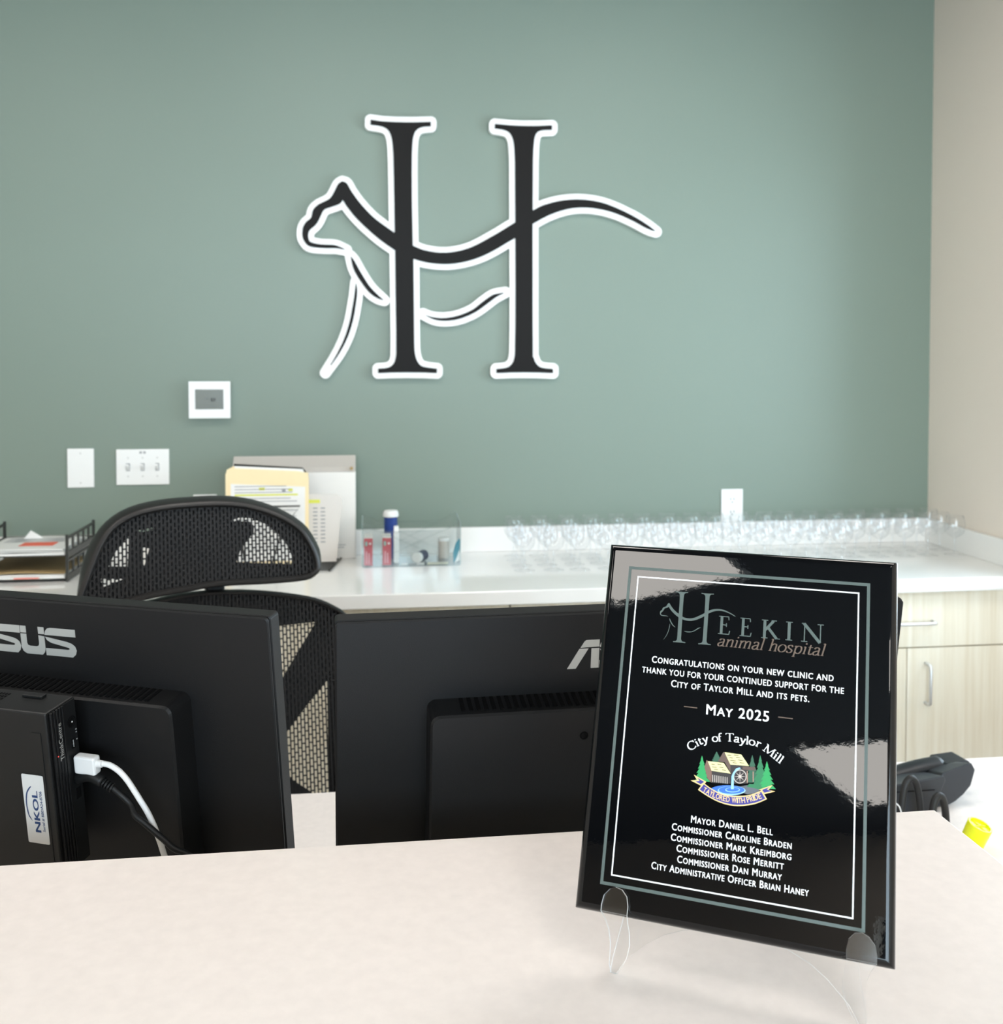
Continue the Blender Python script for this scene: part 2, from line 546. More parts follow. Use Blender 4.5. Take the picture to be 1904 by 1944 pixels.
GL = {
    'E': (0.66, [[(.17, .02), (.17, .98)], [(0, .98), (.56, .98)], ['t', (.55, .98), (.57, .8)], [(.17, .52), (.44, .52)], ['t', (.44, .62), (.44, .42)], [(0, .02), (.6, .02)], ['t', (.6, .02), (.64, .22)]]),
    'K': (0.98, [[(.17, .02), (.17, .98)], sf(.17, .98, .17), sf(.17, .02, .17), [(.22, .46), (.64, .97)], sf(.66, .98), [(.34, .6), (.82, .02)], [(.74, .02), (1.0, .02)]]),
    'I': (0.34, [[(.17, .02), (.17, .98)], sf(.17, .98, .17), sf(.17, .02, .17)]),
    'N': (1.0, [['t', (.13, .02), (.13, .98)], [(.1, .98), (.84, .0)], ['t', (.85, .0), (.85, .98)], sf(.13, .02), [(0, .98), (.16, .98)], sf(.85, .98)]),
    'C': (0.78, [ov(.42, .5, .40, .5, 40, 320), ['t', (.73, .95), (.73, .7)]]),
    'T': (0.74, [[(.36, .02), (.36, .98)], [(.0, .97), (.72, .97)], ['t', (.02, .97), (.0, .8)], ['t', (.70, .97), (.72, .8)], sf(.36, .02, .15)]),
    'M': (1.1, [['t', (.14, .02), (.18, .98)], [(.18, .98), (.54, .05)], ['t', (.54, .05), (.9, .98)], [(.9, .98), (.94, .02)], sf(.14, .02), sf(.94, .02), [(.04, .98), (.2, .98)], [(.88, .98), (1.04, .98)]]),
    'a': (0.54, [cv((.08, .5), (.14, .6), (.26, .63), (.37, .57), (.39, .45), (.39, .12), (.44, .02), (.52, .03)), cv((.39, .38), (.2, .32), (.07, .22), (.06, .1), (.14, .01), (.26, .02), (.39, .13))]),
    'n': (0.62, [[(.13, .02), (.13, .6)], cv((.13, .44), (.24, .58), (.36, .62), (.45, .56), (.47, .42), (.47, .02)), sf(.13, .02, .11), sf(.47, .02, .11), [(.02, .58), (.15, .61)]]),
    'i': (0.30, [[(.14, .02), (.14, .6)], sf(.14, .02, .11), [(.03, .58), (.15, .61)], [(.14, .8), (.14, .92)]]),
    'm': (0.94, [[(.13, .02), (.13, .6)], cv((.13, .44), (.24, .58), (.34, .62), (.43, .56), (.45, .42), (.45, .02)), cv((.45, .44), (.56, .58), (.66, .62), (.75, .56), (.77, .42), (.77, .02)), sf(.13, .02, .1), sf(.45, .02, .1), sf(.77, .02, .1), [(.02, .58), (.15, .61)]]),
    'l': (0.30, [[(.14, .02), (.14, 1.0)], sf(.14, .02, .11), [(.03, .97), (.15, 1.0)]]),
    'h': (0.62, [[(.13, .02), (.13, 1.0)], cv((.13, .44), (.24, .58), (.36, .62), (.45, .56), (.47, .42), (.47, .02)), sf(.13, .02, .11), sf(.47, .02, .11), [(.02, .97), (.15, 1.0)]]),
    'o': (0.58, [ov(.28, .31, .25, .31)]),
    's': (0.46, [cv((.37, .5), (.3, .61), (.2, .63), (.09, .56), (.09, .45), (.2, .35), (.32, .27), (.38, .17), (.33, .04), (.21, .0), (.1, .03), (.05, .14))]),
    'p': (0.62, [[(.13, -.28), (.13, .6)], cv((.13, .46), (.22, .58), (.34, .62), (.48, .54), (.53, .32), (.48, .1), (.35, .0), (.22, .04), (.13, .14)), sf(.13, -.28, .11), [(.02, .58), (.15, .61)]]),
    't': (0.38, [cv((.15, .8), (.15, .5), (.15, .12), (.21, .02), (.3, .03), (.35, .1)), [(.02, .6), (.33, .6)]]),
    'y': (0.56, [[(.08, .6), (.29, .04)], cv((.5, .6), (.3, .05), (.2, -.2), (.1, -.28), (.03, -.24)), sf(.08, .6, .09), sf(.49, .6, .08)]),
    'f': (0.38, [cv((.13, .02), (.13, .7), (.17, .92), (.27, 1.0), (.38, .95)), [(.0, .6), (.3, .6)], sf(.13, .02, .11)]),
    'r': (0.42, [[(.13, .02), (.13, .6)], cv((.13, .44), (.22, .58), (.32, .63), (.4, .58)), sf(.13, .02, .12), [(.02, .58), (.15, .61)]]),
    ' ': (0.32, []),
}


def glyph_quads(ch, tv=0.115, th=0.045):
    adv, strokes = GL[ch]
    quads = []
    for s in strokes:
        thin = s[0] == 't'
        pts = [Vector((a, b)) for a, b in (s[1:] if thin else s)]
        L, Rr = [], []
        for i, p in enumerate(pts):
            d = (pts[min(i + 1, len(pts) - 1)] - pts[max(i - 1, 0)])
            if d.length < 1e-6:
                d = Vector((0, 1))
            d.normalize()
            w = (th * 1.15 if thin else abs(d.y) * tv + abs(d.x) * th) / 2
            nrm = Vector((-d.y, d.x))
            L.append(p + nrm * w)
            Rr.append(p - nrm * w)
        for i in range(len(pts) - 1):
            quads.append((L[i], L[i + 1], Rr[i + 1], Rr[i]))
    return adv, quads


def serif_text(name, body, place, m, parent, z, tv=0.115, th=0.045, widths=None):
    """place(x, y) maps lettering units to the plaque; overlapping strokes get a hair of depth to avoid coplanar faces"""
    bm = bmesh.new()
    x = 0.0
    k = 0
    for ch in body:
        adv, q = glyph_quads(ch, tv, th)
        for quad in q:
            vs = []
            for p in quad:
                a, b = place(x, p.x, p.y)
                vs.append(bm.verts.new((a, b, z + 2e-6 * (k % 9))))
            try:
                bm.faces.new(vs)
            except ValueError:
                pass
            k += 1
        x += adv
    for f in bm.faces:
        f.normal_update()
        if f.normal.z < 0:
            f.normal_flip()
    me = bpy.data.meshes.new(name)
    bm.to_mesh(me)
    bm.free()
    return link_mesh(name, me, m, parent)


def text_len(body):
    return sum(GL[c][0] for c in body)


SIGN_WHITE = [[[-0.0059,2.3683],[-0.0119,2.3639],[-0.0146,2.36],[-0.0161,2.3559],[-0.0167,2.3338],[-0.0159,2.3298],[-0.014,2.3258],[-0.0101,2.3216],[-0.004,2.3187],[0.0302,2.3148],[0.0409,2.3113],[0.0458,2.3074],[0.0484,2.3035],[0.0521,2.2935],[0.0539,2.2855],[0.057,2.2573],[0.0587,2.2129],[0.0611,2.0186],[0.0594,2.017],[0.0251,2.0422],[0.0138,2.0522],[-0.0019,2.0681],[-0.0231,2.0922],[-0.0351,2.1078],[-0.0487,2.1277],[-0.0595,2.1476],[-0.065,2.1546],[-0.071,2.1595],[-0.077,2.1624],[-0.089,2.1654],[-0.093,2.1656],[-0.099,2.1641],[-0.107,2.1596],[-0.113,2.1554],[-0.119,2.1493],[-0.1236,2.1421],[-0.1386,2.1116],[-0.1432,2.1048],[-0.1532,2.0983],[-0.1729,2.0888],[-0.1797,2.0847],[-0.1911,2.0751],[-0.1971,2.0684],[-0.2034,2.0581],[-0.2061,2.05],[-0.2089,2.0359],[-0.223,2.0236],[-0.229,2.0155],[-0.2353,2.0034],[-0.2388,1.9893],[-0.2398,1.9792],[-0.2394,1.9652],[-0.2375,1.9552],[-0.2354,1.9492],[-0.2311,1.9412],[-0.2218,1.9282],[-0.2119,1.9201],[-0.202,1.916],[-0.192,1.9138],[-0.1801,1.9123],[-0.1542,1.9107],[-0.1162,1.9113],[-0.0862,1.9065],[-0.0842,1.9051],[-0.084,1.9009],[-0.0812,1.8868],[-0.076,1.8646],[-0.0691,1.8465],[-0.0618,1.8324],[-0.0662,1.8222],[-0.0717,1.7735],[-0.0814,1.7167],[-0.0871,1.6903],[-0.0941,1.6659],[-0.1067,1.6313],[-0.1218,1.599],[-0.1389,1.5683],[-0.1657,1.5257],[-0.1672,1.5216],[-0.1677,1.5176],[-0.1672,1.5135],[-0.1658,1.5095],[-0.1604,1.5032],[-0.1564,1.5011],[-0.1524,1.5001],[-0.1484,1.5001],[-0.1444,1.501],[-0.1384,1.5049],[-0.0993,1.5582],[-0.0898,1.5725],[-0.0759,1.5968],[-0.065,1.6192],[-0.0558,1.6416],[-0.045,1.6763],[-0.0365,1.7149],[-0.0294,1.7597],[-0.0272,1.78],[-0.0264,1.7812],[-0.0164,1.7701],[-0.0041,1.7599],[0.0139,1.7491],[0.028,1.7438],[0.0422,1.7406],[0.0463,1.7408],[0.0503,1.742],[0.0544,1.7444],[0.0579,1.7481],[0.0601,1.7522],[0.0612,1.7583],[0.0601,1.7645],[0.0565,1.7704],[0.0274,1.7967],[0.0161,1.8084],[0.0076,1.8189],[-0.004,1.8363],[-0.0202,1.8633],[-0.0387,1.8975],[-0.046,1.9073],[-0.054,1.916],[-0.058,1.9192],[-0.0627,1.9215],[-0.0628,1.9255],[-0.064,1.9301],[-0.066,1.9337],[-0.0698,1.9375],[-0.096,1.9505],[-0.11,1.9551],[-0.124,1.9569],[-0.1599,1.9577],[-0.1818,1.9613],[-0.1843,1.962],[-0.1858,1.9635],[-0.1865,1.97],[-0.1857,1.9741],[-0.1845,1.9761],[-0.1699,1.9884],[-0.1598,2.0006],[-0.1529,2.0128],[-0.1411,2.0392],[-0.1395,2.041],[-0.1375,2.0419],[-0.1083,2.0519],[-0.0935,2.0582],[-0.0815,2.0421],[-0.0652,2.0224],[-0.0502,2.0065],[-0.0336,1.9903],[-0.0075,1.9669],[0.0126,1.95],[0.0328,1.9347],[0.0619,1.9151],[0.0627,1.913],[0.0654,1.6461],[0.0648,1.5766],[0.0623,1.5644],[0.0607,1.5603],[0.0579,1.5562],[0.0553,1.5541],[0.0497,1.5517],[0.0415,1.5504],[0.0192,1.549],[0.0131,1.5466],[0.0082,1.5419],[0.006,1.5378],[0.005,1.5337],[0.0049,1.5153],[0.0065,1.5092],[0.0112,1.5031],[0.017,1.4998],[0.023,1.499],[0.0658,1.5009],[0.1188,1.5015],[0.1741,1.5007],[0.2194,1.4986],[0.2235,1.4992],[0.2276,1.501],[0.2338,1.5068],[0.2357,1.5109],[0.2365,1.515],[0.2365,1.5336],[0.2346,1.5398],[0.2318,1.5437],[0.2277,1.547],[0.2236,1.5487],[0.1907,1.5528],[0.1763,1.5562],[0.1731,1.5583],[0.1702,1.5623],[0.1655,1.5726],[0.1625,1.587],[0.1614,1.5993],[0.1602,1.6567],[0.1603,1.7006],[0.1848,1.687],[0.2013,1.6797],[0.2136,1.6764],[0.23,1.674],[0.2506,1.6736],[0.2713,1.6753],[0.2919,1.6791],[0.3168,1.6867],[0.3444,1.6987],[0.3645,1.7101],[0.3833,1.7232],[0.4229,1.7536],[0.4333,1.7601],[0.4584,1.7728],[0.4624,1.776],[0.4647,1.7789],[0.466,1.776],[0.4654,1.6476],[0.4642,1.5854],[0.4624,1.5708],[0.4588,1.5604],[0.4558,1.5563],[0.4521,1.5535],[0.448,1.5518],[0.4396,1.5503],[0.4145,1.5482],[0.4103,1.5466],[0.4061,1.5437],[0.403,1.5397],[0.4008,1.5335],[0.4006,1.5148],[0.4022,1.5086],[0.405,1.5044],[0.4082,1.5015],[0.4124,1.4993],[0.4187,1.4982],[0.4647,1.5002],[0.4983,1.5007],[0.5616,1.5],[0.6124,1.4978],[0.6166,1.4982],[0.6209,1.4995],[0.6272,1.5044],[0.6298,1.5082],[0.6311,1.5124],[0.6312,1.5333],[0.63,1.5375],[0.6275,1.5417],[0.6229,1.5458],[0.6166,1.5483],[0.589,1.5506],[0.5801,1.5521],[0.5748,1.5542],[0.5705,1.5584],[0.5678,1.5626],[0.5619,1.5792],[0.5612,1.6999],[0.561,2.0088],[0.5799,2.0203],[0.6031,2.0323],[0.6179,2.0386],[0.6411,2.0471],[0.6644,2.0537],[0.6771,2.0563],[0.6962,2.0588],[0.7174,2.0599],[0.7387,2.0594],[0.7707,2.0557],[0.7921,2.0514],[0.8157,2.0451],[0.8371,2.0379],[0.8694,2.0245],[0.891,2.0145],[0.9321,1.9934],[0.9494,1.9873],[0.9689,1.9823],[0.9733,1.9822],[0.9776,1.9831],[0.9819,1.9852],[0.9862,1.9889],[0.9888,1.9929],[0.9902,1.9971],[0.9903,2.0034],[0.989,2.0076],[0.9839,2.0143],[0.9572,2.0343],[0.9213,2.0567],[0.8972,2.0696],[0.8541,2.0894],[0.824,2.1015],[0.7983,2.11],[0.7748,2.1158],[0.7513,2.1198],[0.7236,2.1225],[0.696,2.1231],[0.6685,2.1216],[0.641,2.118],[0.6156,2.1129],[0.5904,2.1059],[0.563,2.0956],[0.5609,2.0976],[0.5615,2.2254],[0.5631,2.2728],[0.5654,2.2975],[0.5669,2.3058],[0.5691,2.312],[0.5708,2.3141],[0.5733,2.3154],[0.5816,2.3173],[0.6111,2.3189],[0.6153,2.3202],[0.6207,2.3238],[0.6251,2.3301],[0.6265,2.3363],[0.6265,2.3528],[0.6258,2.3569],[0.624,2.3609],[0.6215,2.3641],[0.6173,2.3672],[0.6131,2.3689],[0.6089,2.3694],[0.5606,2.3659],[0.5104,2.3644],[0.4666,2.365],[0.4126,2.3682],[0.4084,2.3673],[0.4034,2.3646],[0.3993,2.3604],[0.3971,2.3562],[0.396,2.3501],[0.396,2.3337],[0.3966,2.3297],[0.3984,2.3256],[0.4022,2.3212],[0.4084,2.3179],[0.4333,2.3153],[0.4437,2.313],[0.4488,2.3107],[0.453,2.3067],[0.4563,2.3007],[0.4589,2.2925],[0.4604,2.2836],[0.463,2.2517],[0.4639,2.223],[0.4648,2.0339],[0.4148,2.0022],[0.3585,1.9698],[0.3316,1.9565],[0.3212,1.9523],[0.3026,1.9461],[0.282,1.9411],[0.2614,1.9378],[0.249,1.9368],[0.2305,1.9365],[0.2203,1.9371],[0.1998,1.9398],[0.1813,1.9436],[0.1698,1.9471],[0.1589,1.9514],[0.1566,1.9531],[0.1544,2.0813],[0.154,2.1767],[0.1546,2.2437],[0.1553,2.2619],[0.1576,2.2883],[0.1589,2.2965],[0.1613,2.3046],[0.1639,2.3096],[0.1676,2.3129],[0.1741,2.3156],[0.1802,2.317],[0.2047,2.3194],[0.2088,2.3212],[0.2129,2.3245],[0.2156,2.3285],[0.2175,2.3346],[0.2176,2.3529],[0.216,2.3589],[0.2129,2.3634],[0.2089,2.3665],[0.2048,2.3681],[0.2007,2.3686],[0.1376,2.3651],[0.0828,2.3642],[0.0424,2.3651],[0.0022,2.3698],[-0.0018,2.3696]],[[0.4646,1.9393],[0.4208,1.9136],[0.3854,1.8954],[0.3501,1.8815],[0.3149,1.8715],[0.2819,1.8654],[0.2592,1.8632],[0.2448,1.8628],[0.2222,1.8635],[0.2017,1.8652],[0.1812,1.8681],[0.1607,1.8725],[0.1591,1.8715],[0.1599,1.7305],[0.1604,1.7282],[0.1645,1.7309],[0.1686,1.7322],[0.1727,1.7326],[0.1768,1.732],[0.1993,1.7232],[0.2198,1.7194],[0.2425,1.7187],[0.2693,1.7223],[0.2858,1.7264],[0.2961,1.7298],[0.3148,1.7376],[0.3293,1.745],[0.3376,1.7503],[0.3574,1.7668],[0.3833,1.7862],[0.3937,1.7927],[0.402,1.7968],[0.4124,1.8002],[0.4229,1.8024],[0.45,1.8062],[0.4542,1.8055],[0.4584,1.8038],[0.4624,1.8008],[0.4647,1.7979],[0.466,1.8008],[0.4653,1.9371]]]
SIGN_BLACK = [[[0.0021,2.3522],[0.0008,2.3504],[0.001,2.3363],[0.0021,2.3355],[0.0222,2.3337],[0.0343,2.3319],[0.0423,2.3299],[0.0504,2.3264],[0.0544,2.3238],[0.0586,2.3199],[0.063,2.314],[0.0667,2.306],[0.0697,2.296],[0.0713,2.288],[0.0732,2.2739],[0.0755,2.2396],[0.0769,2.1749],[0.0792,1.9844],[0.0775,1.983],[0.0411,2.0081],[0.0146,2.0279],[0.0029,2.0381],[-0.0164,2.0577],[-0.0305,2.0736],[-0.0434,2.0894],[-0.0605,2.1133],[-0.0651,2.1209],[-0.0738,2.1372],[-0.0766,2.1411],[-0.0791,2.1434],[-0.083,2.1458],[-0.091,2.1478],[-0.093,2.1478],[-0.1014,2.1426],[-0.1057,2.1385],[-0.1091,2.1328],[-0.1169,2.1161],[-0.1232,2.1039],[-0.1269,2.0978],[-0.1313,2.0924],[-0.1344,2.0896],[-0.1413,2.0853],[-0.1653,2.0734],[-0.1713,2.0696],[-0.1795,2.0626],[-0.1847,2.0565],[-0.1873,2.0524],[-0.1894,2.0463],[-0.192,2.0322],[-0.1946,2.0262],[-0.1981,2.0221],[-0.2063,2.0159],[-0.2106,2.0118],[-0.215,2.0057],[-0.2183,1.9996],[-0.2205,1.9936],[-0.2217,1.9875],[-0.2227,1.9735],[-0.2223,1.9674],[-0.2212,1.9614],[-0.2191,1.9554],[-0.217,1.9515],[-0.2116,1.9435],[-0.2078,1.9389],[-0.2038,1.9357],[-0.1979,1.933],[-0.188,1.9309],[-0.1661,1.9288],[-0.1441,1.9282],[-0.1161,1.9288],[-0.1041,1.9276],[-0.0861,1.9244],[-0.0841,1.9251],[-0.0941,1.9304],[-0.1041,1.9349],[-0.1141,1.938],[-0.1261,1.9395],[-0.162,1.9403],[-0.1799,1.9429],[-0.1919,1.946],[-0.1978,1.9493],[-0.1998,1.9517],[-0.2028,1.9597],[-0.2038,1.9677],[-0.203,1.9758],[-0.2018,1.9798],[-0.1999,1.9839],[-0.1976,1.9873],[-0.1949,1.99],[-0.1816,2.001],[-0.1739,2.0105],[-0.1682,2.0206],[-0.1564,2.047],[-0.1534,2.0516],[-0.1496,2.0551],[-0.1454,2.0574],[-0.1134,2.0685],[-0.1014,2.0738],[-0.0963,2.0783],[-0.0913,2.0866],[-0.0893,2.0855],[-0.0819,2.0725],[-0.0764,2.0646],[-0.0578,2.0407],[-0.0435,2.0249],[-0.0234,2.005],[0.0047,1.9798],[0.032,1.9573],[0.0531,1.9422],[0.0814,1.9235],[0.0802,1.9214],[0.0831,1.6442],[0.0828,1.5828],[0.0821,1.5726],[0.0789,1.5582],[0.0764,1.5521],[0.0725,1.546],[0.0679,1.5414],[0.0618,1.5375],[0.0537,1.5344],[0.0435,1.5328],[0.0232,1.5317],[0.0225,1.5296],[0.0225,1.5174],[0.0231,1.5167],[0.0658,1.5187],[0.1189,1.5193],[0.1742,1.5185],[0.2174,1.5165],[0.2183,1.5171],[0.2188,1.5295],[0.2178,1.5315],[0.1866,1.5354],[0.1722,1.5384],[0.164,1.5424],[0.1584,1.548],[0.152,1.5583],[0.1488,1.5665],[0.1463,1.5767],[0.1448,1.5849],[0.1438,1.5952],[0.143,1.6177],[0.1409,1.8937],[0.1413,1.8958],[0.1424,1.8964],[0.1608,1.8908],[0.1853,1.8854],[0.2017,1.883],[0.2243,1.8812],[0.2448,1.8806],[0.2572,1.8809],[0.2798,1.8831],[0.3025,1.887],[0.3232,1.8919],[0.3439,1.8981],[0.3667,1.9066],[0.3792,1.9121],[0.4,1.9225],[0.4229,1.9351],[0.4813,1.9706],[0.4825,1.9703],[0.4833,1.9683],[0.4841,1.8155],[0.484,1.6995],[0.4823,1.5833],[0.4814,1.5729],[0.4789,1.5625],[0.4778,1.5584],[0.475,1.5521],[0.471,1.5462],[0.4647,1.54],[0.4605,1.5374],[0.4521,1.5342],[0.4396,1.5322],[0.4207,1.5308],[0.4187,1.5293],[0.4187,1.5169],[0.4207,1.5163],[0.4647,1.5182],[0.5131,1.5188],[0.5616,1.5181],[0.6124,1.516],[0.6131,1.5166],[0.6131,1.5292],[0.6124,1.5303],[0.5869,1.5326],[0.5742,1.5348],[0.5658,1.5383],[0.5615,1.5414],[0.5572,1.5459],[0.5527,1.5521],[0.5488,1.5605],[0.5463,1.5688],[0.5438,1.5709],[0.5429,1.6998],[0.5424,2.0188],[0.5442,2.0203],[0.5711,2.0358],[0.5968,2.0491],[0.6221,2.0594],[0.6368,2.0645],[0.6601,2.0711],[0.6834,2.0755],[0.7068,2.0776],[0.7301,2.0778],[0.7514,2.0765],[0.7835,2.0718],[0.8092,2.0659],[0.8306,2.0595],[0.8543,2.0508],[0.8866,2.0369],[0.8995,2.0307],[0.9298,2.0147],[0.9406,2.0097],[0.9537,2.0051],[0.9645,2.0022],[0.9667,2.0018],[0.9681,2.0031],[0.9471,2.0189],[0.9206,2.0358],[0.8908,2.0522],[0.8606,2.0666],[0.8305,2.0795],[0.8027,2.0896],[0.7834,2.0953],[0.7727,2.0978],[0.7492,2.1018],[0.7216,2.1045],[0.6961,2.1051],[0.6685,2.1035],[0.6452,2.1006],[0.6326,2.0983],[0.6072,2.0923],[0.5778,2.0826],[0.5653,2.077],[0.5441,2.0651],[0.5428,2.0663],[0.5427,2.0683],[0.5433,2.227],[0.5448,2.2723],[0.5473,2.2991],[0.5492,2.3094],[0.5519,2.3177],[0.5555,2.324],[0.5606,2.3286],[0.5669,2.3321],[0.5795,2.3349],[0.6069,2.3364],[0.6083,2.3378],[0.6082,2.3502],[0.6068,2.3514],[0.5606,2.3481],[0.5271,2.3469],[0.4958,2.3466],[0.4645,2.3473],[0.4146,2.3504],[0.414,2.3485],[0.4139,2.3363],[0.4146,2.3352],[0.4354,2.333],[0.4437,2.3315],[0.452,2.3291],[0.4583,2.3262],[0.4624,2.3232],[0.4678,2.3174],[0.4732,2.3073],[0.4765,2.2971],[0.4785,2.2849],[0.48,2.2706],[0.4819,2.2255],[0.4832,2.024],[0.425,1.9876],[0.3668,1.9541],[0.3398,1.9408],[0.3274,1.9357],[0.3067,1.9288],[0.284,1.9235],[0.2634,1.9202],[0.251,1.9191],[0.2305,1.9187],[0.2182,1.9194],[0.1956,1.9225],[0.1752,1.9268],[0.165,1.9299],[0.1391,1.9406],[0.1368,2.0789],[0.1363,2.1763],[0.1369,2.2412],[0.1386,2.2757],[0.1401,2.2899],[0.1418,2.3],[0.1448,2.3102],[0.1475,2.3164],[0.1503,2.3205],[0.157,2.3268],[0.1619,2.3297],[0.168,2.3319],[0.1761,2.3341],[0.1843,2.3352],[0.1987,2.3361],[0.2,2.3382],[0.1996,2.3503],[0.1986,2.3509],[0.1558,2.3483],[0.1213,2.3471],[0.0808,2.3467],[0.0404,2.3477],[0.0242,2.3491]],[[-0.0661,1.9025],[-0.0638,1.8891],[-0.0596,1.8709],[-0.0563,1.8608],[-0.0527,1.8528],[-0.0483,1.8442],[-0.0389,1.8286],[-0.0223,1.8044],[-0.0111,1.7903],[-0.0055,1.7842],[0.0059,1.7745],[0.0124,1.7702],[0.0235,1.7642],[0.0321,1.761],[0.0402,1.7593],[0.0413,1.7602],[0.0241,1.7753],[0.01,1.7891],[-0.0005,1.8006],[-0.0068,1.8086],[-0.0188,1.8268],[-0.0358,1.855],[-0.0531,1.8872],[-0.0601,1.8966],[-0.0641,1.901],[-0.0654,1.9012]],[[-0.0484,1.8157],[-0.0498,1.8102],[-0.0546,1.7696],[-0.0619,1.7269],[-0.0673,1.6985],[-0.074,1.6721],[-0.0826,1.6456],[-0.0904,1.6253],[-0.0956,1.6131],[-0.112,1.5805],[-0.124,1.5593],[-0.1334,1.544],[-0.1321,1.5423],[-0.1301,1.545],[-0.1135,1.5683],[-0.1054,1.5805],[-0.0913,1.605],[-0.0852,1.6172],[-0.0761,1.6375],[-0.0714,1.6497],[-0.0652,1.6686],[-0.0589,1.6924],[-0.0542,1.7148],[-0.0498,1.7412],[-0.0457,1.7697],[-0.0445,1.79],[-0.0458,1.8022]],[[0.4354,1.7863],[0.4166,1.7828],[0.4083,1.78],[0.402,1.7769],[0.3874,1.7672],[0.3681,1.7525],[0.348,1.7359],[0.3396,1.7303],[0.321,1.7208],[0.3003,1.7124],[0.2816,1.7068],[0.2713,1.7045],[0.2527,1.7017],[0.2342,1.7007],[0.2177,1.7017],[0.2034,1.7039],[0.1951,1.7058],[0.1808,1.7107],[0.1802,1.7101],[0.1828,1.7095],[0.1836,1.7081],[0.191,1.7039],[0.2013,1.6988],[0.2095,1.6958],[0.2157,1.6942],[0.2259,1.6923],[0.2404,1.6913],[0.2589,1.6919],[0.2775,1.6943],[0.2899,1.697],[0.3064,1.7019],[0.3292,1.7112],[0.3458,1.7197],[0.3562,1.726],[0.3729,1.7378],[0.4166,1.771],[0.425,1.7759],[0.4451,1.7861],[0.4437,1.787],[0.4417,1.7871]]]
